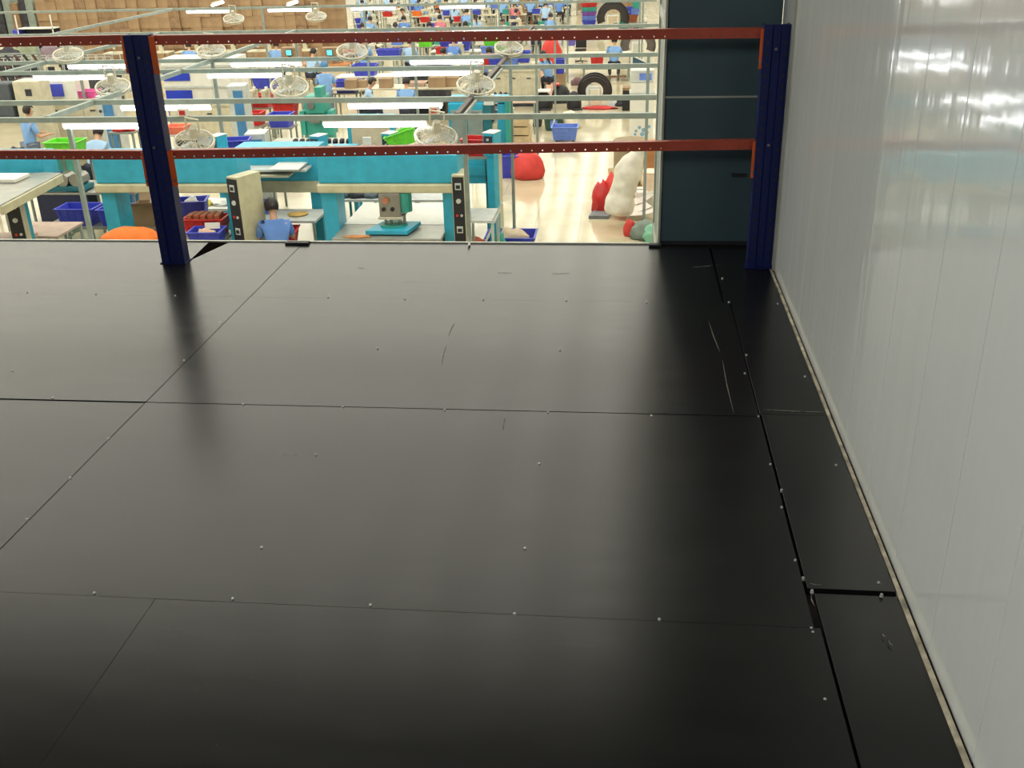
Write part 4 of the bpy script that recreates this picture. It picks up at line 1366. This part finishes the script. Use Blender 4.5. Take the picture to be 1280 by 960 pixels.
def stripe_column(u, v, Y, lab, w=.38, h=1.85):
    p = at(u, v, Y)
    t = thing('machine_column', lab, 'machine', (p.x, Y, FZ), .15)
    MB().box(-w / 2, w / 2, 0, .5, 0, h).build('body', M_lgrey, t, bevel=.01)
    MB().box(-w / 2 + .12, w / 2 - .06, -.01, 0, .5, h - .1).build('blue_stripe', M_mblue, t)
    MB().cyl((-w / 2 + .06, -.02, h - .3), (-w / 2 + .06, 0, h - .3), .03, 8).build('knob', M_dark, t)
    return t


t = long_machine(30, 130, 130, 21.8, 1.55, 'long beige machine behind the standing worker at left', doors=4)
MB().box(-.75, .30, .1, .7, 1.60, 1.98).build('hood', M_white, t)
MB().box(-.5, .0, .05, .1, 1.66, 1.92).build('blue_window', M_bin, t)
stripe_column(132, 130, 20.6, 'light grey machine column with blue stripe, left of the navy post')
p = at(26, 110, 20.9)
t = thing('square_machine', 'white square machine head above the standing worker', 'machine', (p.x + .1, 20.9, FZ))
MB().box(-.28, .28, 0, .5, .1, 2.12).build('body', M_beige, t, bevel=.02); MB().box(-.02, .12, -.01, 0, 1.82, 1.96).build('window', M_dark, t)
# big cupboard with blue doors
p0, p1 = at(200, 100, 26), at(292, 100, 26)
t = thing('cupboard', 'large white cupboard with strong blue doors right of the navy post', 'cupboard', (p0.x, 26.2, FZ))
w = p1.x - p0.x
MB().box(0, w, 0, .9, 0, 1.90).build('body', M_white, t)
for z0, z1 in ((.18, .62), (.72, 1.12), (1.36, 1.62)):
    MB().box(.02, .72, -.03, 0, z0, z1).build('blue_door', M_blue, t)
for z in (.65, 1.18, 1.70):
    MB().box(-.02, w, -.05, .0, z, z + .05).build('ledge', M_lgrey, t)
for i in range(2):
    MB().box(.82 + i * .50, 1.28 + i * .50, -.015, 0, .2, 1.66).build('white_door', M_white, t)
t = long_machine(212, 292, 140, 24.6, .98, 'low cream counter under the blue-doored cupboard', doors=2)
stripe_column(297, 130, 21.8, 'light grey machine column with blue stripe, right of the cream counter')
stripe_column(318, 172, 18.3, 'short grey-blue panel column beside the dark blue crates', h=1.5)
bin_(at(222, 118, 21.9).x, 21.6, FZ + .9, .45, .4, .15, mat('salmon plastic', (240, 130, 100), .5), 'salmon tray in front of the blue doors', group=None)
table(at(222, 118, 21.7).x, 21.6, .6, .5, .9, 'stand under the salmon tray', top=M_lgrey)
# teal machine in the centre
p = at(394, 130, 21.6)
t = thing('toe_lasting_machine', 'sea green machine with a round head left of the seated workers', 'machine', (p.x, 21.6, FZ))
MB().box(-.26, .26, 0, .5, 0, 1.30).build('column', M_green, t, bevel=.03)
MB().box(-.22, .22, -.1, .45, 1.30, 1.66).build('head', M_green, t, bevel=.04)
MB().box(.05, .20, -.14, .2, 1.66, 1.85).build('top_box', M_green, t)
MB().cyl((-.06, -.16, 1.48), (-.06, -.10, 1.48), .08, 12).build('clamp_ring', M_steel, t)
MB().box(-.12, .1, -.16, .1, 1.12, 1.20).build('arm', M_steel, t)
for s in (-1, 1):
    MB().box(s * .3 - .05, s * .3 + .05, -.05, .3, .85, 1.35).build('side_box', M_green, t)
# dark box machine and cartons in the centre
p = at(532, 110, 28.6)
t = thing('dark_machine', 'dark steel machine behind the two long tube lamps', 'machine', (p.x + .1, 28.7, FZ))
MB().box(-.55, .45, 0, .9, .3, 1.45).build('body', M_dark, t, bevel=.02); MB().box(-.5, .4, .1, .8, 0, .3).build('base', M_black, t)
MB().box(-.45, .35, -.12, .0, 1.15, 1.2).build('front_shelf', M_grey, t)
p = at(556, 120, 26)
table(at(500, 125, 27.6).x, 27.65, 3.6, .8, .95, 'long sorting table in front of the two seated workers', top=M_beige)
for i, (u, w_, h_) in enumerate(((441, .32, .22), (452, .30, .18), (548, .46, .26), (566, .36, .24), (484, .34, .24))):
    q = at(u, 120, 27.5)
    carton(q.x, 27.5 + .1 * (i % 2), FZ + .95, w_, .3, h_, 'brown carton on the long sorting table, %s from the left' % ['first', 'second', 'fourth', 'fifth', 'third'][i])
bin_(at(520, 118, 27.5).x, 27.7, FZ + .95, .5, .35, .1, M_pink, 'pink-beige tray on the long sorting table')
# beige counter to the right centre
t = long_machine(612, 673, 105, 30.0, .98, 'beige counter with drawers beside the woman in a light blue shirt', doors=3)
MB().box(.15, .70, -.02, .5, 1.03, 1.20).build('raised_box', M_beige, t)
t = table(at(625, 125, 26.4).x, 26.4, 1.9, 1.0, .80, 'pinkish table with small machine parts in the centre right', top=M_pink)
for i in range(14):
    X = at(600, 128, 26.4).x + (i % 7) * .13
    lump(X, 26.2 + .3 * (i // 7), FZ + .80, .06, .08, .16, M_dark, 'dark sewing part on the pinkish table, %s of the cluster from the left' % ORD[i], 'machine part', 'machine_part', 90 + i, sub=2, rough_=4)
o = MB().box(-.2, .2, -.2, .2, 0, .03).build('grey_board', M_grey); o.location = (at(650, 120, 26.4).x, 26.4, FZ + .80); o.rotation_euler = (0, 0, .3); tag(o, 'grey square board on the pinkish table', 'board')
for (u, m_, lab) in ((611, M_bin, 'round blue bowl beside the brace bar'), (630, M_fan, 'round beige sieve behind the teal frame press')):
    p = at(u, 133, 22.6)
    t = thing('round_bowl', lab, 'bowl', (p.x, 22.6, FZ + 1.1)); MB().cyl((0, 0, 0), (0, 0, .10), .16, 18, .22).build('bowl', m_, t); MB().ring((0, 0, .10), .22, .012).build('rim', m_, t)
table(at(613, 133, 22.6).x, 22.65, .95, .6, 1.1, 'high teal table with round bowls', top=M_teal, leg=M_teal)
p = at(598, 135, 22.6)
o = MB().box(-.16, .16, -.08, .08, 0, .02).build('paper_note', mat('pale cyan sheet', (190, 232, 226), .6)); o.location = (p.x, 22.6, FZ + 1.1); tag(o, 'pale cyan sheet on the high teal table', 'sheet')
# workers of the middle band (u, v of head)
wk = [
    ('stand', 0, 34, 140, 20.4, -.6, 'worker in a pale blue shirt and grey trousers standing at the left beige machine', 'short', M_trousg, None),
    ('bend', 1, 118, 180, 17.0, .1, 'worker in a light blue shirt bending down left of the navy post', 'short', None, None),
    ('stand', 0, 407, 84, 21.0, .2, 'worker in a blue cap and blue-grey overall standing in the centre', 'short', M_trousg, M_mblue),
    ('sit', 1, 455, 103, 20.0, -1.3, 'dark haired worker in a white-blue shirt seated sideways at the sorting table', 'short', None, None),
    ('sit', 0, 507, 104, 18.6, 0, 'worker in a grey-blue shirt seated with back turned at the sorting table', 'short', None, None),
    ('sit', 0, 687, 69, 24.6, .9, 'woman in a light blue shirt seated at the beige counter by the aisle', 'long', None, None),
    ('sit', 0, 768, 52, 27.4, 0, 'worker in a bright blue shirt seated with back turned by the right aisle', 'short', None, None),
    ('sit', 0, 345, 57, 28.5, .1, 'worker in a pale blue shirt seated by the first lit screen', 'short', None, None),
    ('sit', 1, 388, 66, 29.5, -.3, 'worker bending low in a pale grey-blue shirt between the screens', 'short', None, None),
    ('sit', 0, 237, 58, 29.0, .3, 'worker in a light blue shirt seated near the cartons, right of the navy post', 'short', None, None),
    ('sit', 1, 512, 54, 26.5, 0, 'worker in a very pale shirt seated with rounded back under the upper beam', 'short', None, None),
    ('stand', 0, 455, 52, 27.0, 0, 'worker in a grey-blue shirt standing behind the red tray', 'short', M_trousg, None),
    ('sit', 4, 640, 15, 33.5, -.9, 'dark haired worker in a navy shirt leaning over a bowl', 'short', None, None),
]
for kind, si, u, v, Y, rz, lab, hair, tr_, cap in wk:
    p = onh(u, v, {'stand': 1.56, 'sit': 1.19, 'bend': 1.28}[kind]); Y = p.y + .0
    person(kind, si, p.x, Y - .15, rz, lab, hair, cap, tr_)
    if kind == 'sit':
        stool(p.x, Y - .15, 'stool under the ' + lab, h=.44, m=None)
# fix stool labels to stay short
for o in C.objects:
    if o.get('category') == 'stool' and len(o['label'].split()) > 16:
        o['label'] = ' '.join(o['label'].split()[:16])
# things near those workers
p = onh(770, 84, .42)
t = thing('bench', 'long pale bench under the bright blue shirted worker', 'bench', (p.x - .1, p.y, FZ))
MB().box(-1.0, .55, -.2, .2, .38, .42).build('seat', M_frame, t)
for s in (-.95, .5):
    MB().box(s - .025, s + .025, -.18, .18, 0, .38).build('leg', M_frame, t)
MB().box(-.9, .45, -.15, .15, .10, .13).build('shelf', M_cartond, t)
bin_(p.x - .62, p.y, FZ + .42, .42, .34, .36, M_red, 'red slatted crate on the long pale bench')
lump(onz(722, 106).x, onz(722, 106).y, FZ, .22, .15, .22, mat('brown purple cloth', (120, 90, 96), .8), 'brown bag slumped on the floor before the long bench', 'bag', 'bag', 101)
o = lump(onz(735, 105).x, onz(735, 105).y, FZ, .12, .1, .30, mat('cyan plastic', (90, 170, 200), .5), 'cyan plastic bag beside the brown bag', 'bag', 'bag', 102)
table(onh(755, 66, .76).x - .2, onh(755, 66, .76).y, 2.2, .8, .76, 'pale worktable in front of the bright blue shirted worker', top=M_beige)
lump(onh(689, 70, .4).x, onh(689, 70, .4).y, FZ, .42, .3, 1.05, mat('red sack cloth', (214, 66, 60), .75), 'big red sacks behind the woman at the counter', 'sack', 'sack', 104, amp=.15)
bin_(onz(700, 112).x, onz(700, 112).y, FZ + .5, .3, .4, .42, M_bin, 'blue crate at the back of the seated counter woman')
carton(onz(700, 112).x, onz(700, 112).y, FZ, .36, .45, .5, 'brown carton under the blue crate by the counter woman')
for (u, s_, lab) in ((640, M_binl, 'left blue tub on the beige counter'), (655, M_bin, 'right blue tub on the beige counter')):
    p = at(u, 95, 30.3)
    bin_(p.x, 30.25, FZ + 1.22 if u > 645 else FZ + 1.03, .40, .35, .28, s_, lab)
t = thing('swivel_chair', 'black backed swivel chair beside a white stool in the aisle', 'chair', (onz(726, 78).x, onz(726, 78).y, FZ))
MB().box(-.2, .2, -.2, .2, .42, .48).build('seat', M_black, t, bevel=.02); MB().box(-.2, .2, .16, .22, .5, .98).build('backrest', M_black, t, bevel=.02); MB().cyl((0, 0, .06), (0, 0, .42), .025).build('gas_lift', M_steel, t)
c = MB()
for i in range(5): c.bar((0, 0, .06), (.25 * math.cos(i * 1.257), .25 * math.sin(i * 1.257), .04), .03)
c.build('foot_cross', M_black, t)
stool(onz(714, 74).x, onz(714, 74).y, 'white stool beside the black swivel chair', m=M_white, h=.5)
bin_(onz(714, 74).x, onz(714, 74).y, FZ + .5, .34, .3, .22, mat('violet plastic', (120, 110, 200), .5), 'violet basket on the white stool in the aisle')
# coloured stacked baskets top right
p = onz(736, 34)
cl = [M_bin, M_binl, mat('purple plastic', (130, 80, 170), .5), M_green, M_red]
for i, m_ in enumerate(cl):
    bin_(p.x, p.y, FZ + .12 + .20 * i, .62 + .03 * i, .55, .2, m_, '%s basket of the colourful stack in the far aisle' % ['blue lowest', 'light blue second', 'purple middle', 'green fourth', 'red topmost'][i], .2, group=None)
o = MB().box(-.3, .3, -.25, .25, 0, .12).build('dolly', M_dark); o.location = (p.x, p.y, FZ); tag(o, 'dark dolly under the colourful stack of baskets', 'dolly')
p = onz(780, 38)
for i in range(2):
    bin_(p.x, p.y, FZ + i * .42, .42, .4, .38, M_green, '%s teal bin right of the far arched rack' % ['lower', 'upper'][i])
for (u, v, z, m_, lab, w_) in ((783, 10, 1.0, M_bin, 'blue crate heap above the teal bins', .6), (794, 10, .9, M_binl, 'light blue crate at the far right of the hall', .4), (791, 22, .45, mat('brown bag', (160, 90, 60), .8), 'brown box right of the teal bins', .45), (795, 4, 1.4, M_green, 'green basket at the far right top', .35)):
    q = at(u, v, p.y + 1.2)
    bin_(q.x, p.y + 1.2, FZ + z * .6, w_, .4, .32, m_, lab)
table(at(788, 20, p.y + 1.2).x, p.y + 1.2, 1.6, .8, .26, 'low pallet table under the far right crates', top=M_grey)
p = onh(108, 121, 1.62)
bin_(p.x, 22.1, FZ + 1.60, .50, .34, .14, mat('pink plastic', (226, 96, 170), .5), 'pink basket on top of the long beige machine at left')
# left clutter: green basket, blue machine, black cloth
p = at(62, 180, 17.2)
t = thing('small_press', 'small sea green press with white lid under the lime basket', 'machine', (p.x, 17.3, FZ))
MB().box(-.2, .28, -.2, .3, 0, 1.42).build('body', M_green, t, bevel=.01); MB().box(-.22, .30, -.22, .32, 1.42, 1.45).build('lid', M_white, t); MB().box(-.18, -.02, -.215, -.2, .9, 1.36).build('black_panel', M_black, t)
p = at(86, 180, 16.9)
bin_(p.x, 16.8, p.z - .17, .56, .42, .24, M_lime, 'lime green basket at left behind the lower beam')
table(p.x, 16.85, .6, .5, p.z - .17 - FZ, 'stand under the left lime green basket', top=M_grey)
lump(p.x + .05, 18.9, p.z - .05 - .1, .22, .15, .14, M_red, 'red cloth behind the left lime green basket', seed=110)
table(p.x + .05, 18.9, .5, .35, p.z - .15 - FZ, 'stand under the red cloth', top=M_grey)
p = at(167, 180, 17.2)
t = thing('blue_machine', 'blue covered machine behind the left navy post', 'machine', (p.x, 17.2, FZ))
MB().box(-.42, .35, 0, .5, 0, 1.25).build('body', mat('cyan blue cover', (52, 130, 180), .5), t, bevel=.04); MB().box(.18, .34, -.02, 0, .85, 1.2).build('panel', M_dark, t); MB().box(-.1, .34, 0, .4, 1.25, 1.29).build('top', M_green, t)
for i in range(6):
    p = at(4 + i * 5, 172 + (i % 2) * 6, 17.8)
    o = lump(p.x, 17.8 - .1 * (i % 2), FZ + .9 + .1 * (i % 3), .20, .16, .26, [M_black, M_dark][i % 2], 'dark rolled leather on the pile left of the standing worker, %s from the left' % ORD[i], 'leather roll', 'leather_roll', 120 + i)
table(at(10, 180, 17.8).x - .1, 17.85, 1.5, .9, .9, 'table under the dark leather pile at far left', top=M_grey)
# racks & shelving at the upper left
t = thing('conveyor_rack', 'slanting conveyor rack of dark maroon slats before the cartons', 'rack', (onz(105, 50, FZ + 1.0).x, 33, FZ))
for i in range(16):
    MB().bar((-2.2 + i * .28, 1.0, .2), (-2.2 + i * .28, -.8 + .05 * i, 1.3), .06).build('slat', mat('maroon slat', (96, 66, 66), .6) if i % 2 else M_dark, t)
MB().bar((-2.3, -.8, 1.35), (2.3, -.1, 1.35), .05).bar((-2.3, 1.0, .9), (2.3, 1.0, .9), .05).build('side_rail', M_frame, t)
for x_ in (-2.2, 0, 2.2):
    MB().box(x_ - .03, x_ + .03, -.05, .05, 0, 1.6).build('leg', M_frame, t)
for i in range(4):
    p = at(4 + i * 26, 35, 39 + 1.6 * (i % 2))
    lump(p.x, 39 + 1.6 * (i % 2), FZ, .5, .4, .95, [M_dark, mat('sage cloth', (150, 158, 130), .8), mat('mauve cloth', (130, 112, 120), .8), M_frame][i], ['charcoal', 'sage', 'mauve', 'grey green'][i] + ' heap of packed goods at the upper left', 'goods', 'goods_heap', 130 + i, amp=.4)
for i in range(5):
    p = at(4 + i * 31, 62, 35)
    t = thing('storage_cage', 'grey wire storage cage filled with dark goods, %s from the left' % ORD[i], 'cage', (p.x, 35, FZ))
    MB().box(-.38, .38, -.3, .3, .1, .75).build('goods', M_dark, t)
    c = MB()
    for x_ in (-.42, -.14, .14, .42):
        for y_ in (-.34, .34): c.box(x_ - .012, x_ + .012, y_ - .012, y_ + .012, 0, 1.0)
    for z_ in (.08, .5, 1.0):
        for y_ in (-.34, .34): c.box(-.42, .42, y_ - .01, y_ + .01, z_ - .012, z_ + .012)
    c.build('cage_bars', M_lgrey, t)
p = at(38, 20, 44)
t = thing('shelf_unit', 'white shelf unit with a blue side panel left of the carton wall', 'shelf', (p.x, 44, FZ))
MB().box(-.85, -.62, -.2, .4, .1, 1.1).build('blue_side', M_bin, t)
for z_ in (.1, .45, .8, 1.12):
    MB().box(-.62, 1.0, -.2, .4, z_, z_ + .04).build('shelf_board', M_white, t)
MB().box(-.62, 1.0, .38, .42, .1, 1.12).build('back_panel', M_dark, t)
for x_ in (-.6, .98): MB().box(x_ - .02, x_ + .02, -.2, -.16, 0, 1.7).build('post', M_white, t)

for i in range(7):
    p = at(-12 + i * 10, 10, 50)
    t = thing('wrapped_pallet', 'tall grey-wrapped pallet load at the upper left corner, %s from the left' % ORD[i], 'pallet', (p.x, 51 + .1 * (i % 2), FZ))
    MB().box(-.19, .19, -.4, .4, .14, 2.0 + .3 * math.sin(i * 2.1)).build('wrapped_load', [M_dark, M_frame, M_cartond][i % 3], t, bevel=.03); MB().box(-.19, .19, -.4, .4, 0, .13).build('pallet', M_wood, t)
for i in range(6):
    p = at(6 + i * 28, 78, 30)
    t = thing('covered_machine', 'low dark-covered machine between the frames at far left, %s from the left' % ORD[i], 'machine', (p.x, 28.6, FZ))
    MB().box(-.28, .28, -.3, .3, .1, .95 + .1 * (i % 3)).build('cover', [M_dark, mat('slate cover', (78, 84, 92), .7), M_dark][i % 3], t, bevel=.05); MB().box(-.26, .26, -.28, .28, 0, .1).build('base', M_black, t)
# ================================================================== CARTON WALL
cm = MB().box(-.225, .225, -.22, .22, 0, .40).mesh('cardboard_carton', M_carton)
cm2 = MB().box(-.225, .225, -.22, .22, 0, .40).mesh('cardboard_carton', M_cartond)


def carton_wall(u0, u1, v, Y, n, rowsn, where, hh=.42):
    x0, x1 = at(u0, v, Y).x, at(u1, v, Y).x
    for i in range(n):
        for j in range(rowsn):
            o = bpy.data.objects.new('cardboard_carton', cm2 if (i * 7 + j * 3) % 11 == 0 or i % 6 == 4 else cm)
            C.objects.link(o)
            o.location = (x0 + (i + .5) * (x1 - x0) / n, Y + R.uniform(-.05, .05) + (.12 if i % 4 == 3 else 0), FZ + j * .402)
            s_ = (x1 - x0) / n / .45
            o.scale = (s_ * .985, 1, 1)
            tag(o, '%s carton from the floor in the %s stack from the left, %s' % (ORD[j], ORD[i], where), 'carton', 'cartons stacked: ' + where)


carton_wall(50, 88, 20, 47, 3, 7, 'upper left corner')
carton_wall(88, 398, 30, 42.5, 24, 6, 'long wall behind lamps')
carton_wall(398, 432, 20, 45, 3, 6, 'left of sewing rows')
carton_wall(650, 672, 10, 55, 2, 7, 'centre behind sewing rows')
carton_wall(722, 738, 5, 63, 2, 7, 'by far grey door')
carton_wall(760, 800, 5, 63, 5, 7, 'far right end')
p = at(748, 5, 67.5)
dr = struct('door_1'); dr.location = (p.x, HY1, FZ)
MB().box(-.75, .75, -.06, 0, 0, 2.2).build('door_leaf', M_grey, dr); MB().cyl((.6, -.1, 1.0), (.6, -.06, 1.0), .04).build('door_handle', M_steel, dr)

# ================================================================== SCREENS + REPEATED SEWING STATIONS
for i, (u, v, Y) in enumerate([(361, 65, 27.5), (412, 65, 27.5)]):
    p = onh(u, v, 1.12); Y = p.y
    t = thing('monitor', 'small lit cyan screen on a brown carton, %s of two' % ['left', 'right'][i], 'monitor', (p.x, Y, p.z - .12))
    MB().box(-.10, .10, -.02, .02, 0, .20).build('bezel', M_dark, t); MB().box(-.085, .085, -.024, -.02, .02, .18).build('screen', M_screen, t); MB().box(-.03, .03, -.01, .06, -.06, 0).build('stand', M_dark, t)
    carton(p.x, Y + .3, FZ + .74, .6, .4, p.z - .18 - FZ - .74 + .3, 'brown carton behind the lit screen, %s of two' % ['left', 'right'][i])
    table(p.x, Y + .2, 1.2, .8, .74, 'table under the lit screen, %s of two' % ['left', 'right'][i], top=M_wood)
    o = MB().box(-.08, .08, -.06, .06, 0, p.z - .18 - FZ - .74).build('screen_riser', M_carton); o.location = (p.x, Y, FZ + .74); tag(o, 'small riser box under the lit screen, %s of two' % ['left', 'right'][i], 'box')


def sewing_machine():
    t = thing('sewing_machine', 'x', 'sewing machine')
    MB().box(-.26, .26, -.09, .09, 0, .03).build('bed', M_beige, t)
    MB().box(.12, .26, -.07, .07, .03, .30).box(-.26, .12, -.05, .05, .21, .31).box(-.26, -.18, -.05, .05, .10, .21).build('arm', M_beige, t, bevel=.01)
    MB().cyl((.26, 0, .25), (.30, 0, .25), .07, 12).build('hand_wheel', M_black, t)
    MB().cyl((-.22, 0, .03), (-.22, 0, .10), .008, 6).build('needle_bar', M_steel, t)
    MB().box(.05, .20, -.03, .03, .32, .37).build('thread_stand', M_white, t)
    return t


SM = sewing_machine()
TB = table(0, -20, 1.15, .60, .75, 'x', top=M_beige)
PT = {}
for nm_, m_ in (('blue', M_bin), ('light blue', M_binl), ('red', M_red), ('green', M_green), ('orange', M_orange), ('white', M_white)):
    t = thing('plastic_basket', 'x', 'basket'); crate(.42, .32, .20, m_).build('tub', m_, t); PT[nm_] = t
ST = stool(0, -20, 'x', h=.44)
manual = [(o.matrix_world.translation.x if False else o.location.x, o.location.y) for o in C.objects if o.parent is None and o.get('category') in ('person', 'table', 'machine', 'rack', 'crate', 'bench', 'cupboard', 'chair', 'monitor', 'sack', 'bin')]


def busy(X, Y):
    return any(abs(X - a) < .95 and -1.3 < (b_ - Y) < 1.0 for a, b_ in manual)


rowY = [33.4, 36.4, 39.3, 42.2, 45.2, 48.2, 51.5, 55.0, 59.0, 63.0]
exclude = []
names_sh = {0: 'light blue', 1: 'pale blue', 2: 'blue', 3: 'white', 4: 'navy', 5: 'pink'}
for ri, Y in enumerate(rowY):
    ul, ur = [(520, 640), (425, 650), (430, 640), (432, 690), (440, 710), (440, 645), (440, 700), (440, 715), (440, 725), (445, 715)][ri]
    v = 480 - 100
    x0, x1 = at(ul, 30, Y).x, at(ur, 30, Y).x
    pitch = 1.35
    n_ = int((x1 - x0) / pitch)
    rn = 'sewing row %s' % ['one', 'two', 'three', 'four', 'five', 'six', 'seven', 'eight', 'nine', 'ten'][ri]
    for j in range(n_):
        X = x0 + (j + .5) * (x1 - x0) / n_
        od = ORD[j]
        if busy(X, Y): continue
        jx = R.uniform(-.06, .06)
        dup(TB, (X, Y, FZ), 0, 'sewing table in %s, %s from the left' % (rn, od), 'sewing tables of the far hall')
        dup(SM, (X + .12 + jx, Y, FZ + .75), R.choice([0, 0, .1, -.1]), 'beige sewing machine in %s, %s from the left' % (rn, od), 'sewing machines of the far hall')
        c = R.choice(['blue', 'light blue', 'red', 'green', 'orange', 'white', 'blue', 'light blue'])
        if ri < 8:
            dup(PT[c], (X - .36, Y - .02, FZ + .75), R.uniform(-.3, .3), '%s basket on the sewing table in %s, %s from the left' % (c, rn, od), 'baskets on the sewing tables')
        if R.random() < .85:
            si = R.choice([0, 0, 1, 1, 2, 3, 0, 2, 5] if ri > 1 else [0, 1, 2])
            back = R.random() < .75
            yy_ = Y - .62 if back else Y + .66
            hair = R.choice(['short', 'short', 'long', 'bun'])
            person('sit', si, X + .08, yy_, R.uniform(-.3, .3) + (0 if back else math.pi), '%s shirted worker in %s, %s from the left' % (names_sh[si], rn, od), hair, group='workers in the sewing rows')
            dup(ST, (X + .08, yy_, FZ), 0, 'stool of the worker in %s, %s from the left' % (rn, od), 'stools of the sewing rows')
# clutter of baskets, cloths and cartons on the nearer mid tables
SMALL = [(378, 12, 33), (560, 60, 26.2), (575, 66, 26.0), (610, 66, 25.8), (425, 95, 22.3), (440, 95, 22.3)]
tbs = [(36.9, 540, 632, 'white-topped long table under the upper beam'), (34.9, 440, 500, 'long cream table with trays under the upper beam'), (31.0, 420, 500, 'long cream table behind the worker in a blue cap')]
for Y, ua, ub, lab in tbs:
    xa, xb = at(ua, 60, Y).x, at(ub, 60, Y).x
    table((xa + xb) / 2, Y, xb - xa, .7, .80, lab, top=M_white)
cl = [(445, 60, 27.3, M_red, 'red tray on the cream table behind the fan', .80, .55), (487, 72, 27.1, M_bin, 'shallow blue tray beside the pale shirted worker', .80, .6), (532, 54, 27.6, M_lime, 'lime tray under the upper beam', .9, .35),
      (570, 55, 27.2, M_bin, 'long blue crate on the white-topped table under the upper beam', .80, .8), (621, 66, 24.3, M_lime, 'lime green flat basket beside the hanging fan', .80, .55), (607, 78, 24.0, M_red, 'small red crate right of the long tube lamp', .95, .32),
      (625, 78, 24.0, M_bin, 'blue crate right of the small red crate', .95, .5), (434, 110, 20.6, M_bin, 'blue round crate beside the blue-capped worker', .8, .42), (457, 86, 22.5, M_bin, 'blue crate on the long cream table', .8, .5),
      (333, 105, 20.2, M_bin, 'blue crate left of the sea green machine', .75, .45), (327, 128, 19.6, M_red, 'round red tub left of the sea green machine', .75, .40), (358, 138, 18.9, M_red, 'red crate under the hanging fan', .7, .4),
      (352, 152, 18.4, M_bin, 'blue crate under the red crate level', .7, .4), (318, 150, 18.6, M_red, 'maroon-red crate beside the grey-blue column', .7, .35)]
for (u, v, Y, m_, lab, h_, w_) in cl:
    on_ = {27.2: 36.9, 27.3: 34.9, 27.1: 34.9, 24.3: 36.9, 22.5: 31.0}.get(Y)
    Y_ = on_ or onh(u, v, h_ + .1).y; p = at(u, v, Y_) if on_ else onh(u, v, h_ + .1); w_ = w_ * Y_ / Y
    bin_(p.x, Y_, FZ + h_, w_, .36 * Y_ / Y, .22 * Y_ / Y, m_, lab)
    if on_: continue
    table(p.x, Y_, max(w_, .5) + .1, .5, h_, 'small stand under the ' + lab.split(' beside')[0].split(' left')[0].split(' on ')[0].split(' under')[0].split(' right')[0] + ', at %s' % ('the left' if u < 400 else 'centre left' if u < 480 else 'the centre' if u < 560 else 'right of centre') + (', front one' if v > 145 else ', nearer one' if v > 100 else ''), top=M_grey)
table(at(345, 100, 25.0).x, 25.0, 1.7, .7, 1.05, 'maroon topped bench of small sewing heads', top=mat('maroon top', (120, 70, 74), .6))
for i in range(5):
    dup(SM, (at(345, 100, 25.0).x - .62 + i * .31, 25.0, FZ + 1.05), 1.57, 'grey sewing head on the maroon topped bench, %s from the left' % ORD[i], 'sewing heads on the maroon bench', scale=(.8, .8, .8))
for (Y, u0, n_, nm_) in ((30.2, 70, 3, 'left middle'), (32.6, 60, 7, 'left back'), (38.2, 150, 6, 'left far')):
    for i in range(n_):
        X = at(u0 + i * 45, 60, Y).x
        dup(TB, (X, Y, FZ), 0, 'sewing table in the %s row, %s from the left' % (nm_, ORD[i]), 'sewing tables of the left hall')
        dup(SM, (X, Y, FZ + .75), .1, 'beige sewing machine in the %s row, %s from the left' % (nm_, ORD[i]), 'sewing machines of the left hall')
for o in [SM, TB, ST] + list(PT.values()):
    retire(o)
# everything with no parent and only a custom name is tagged; done
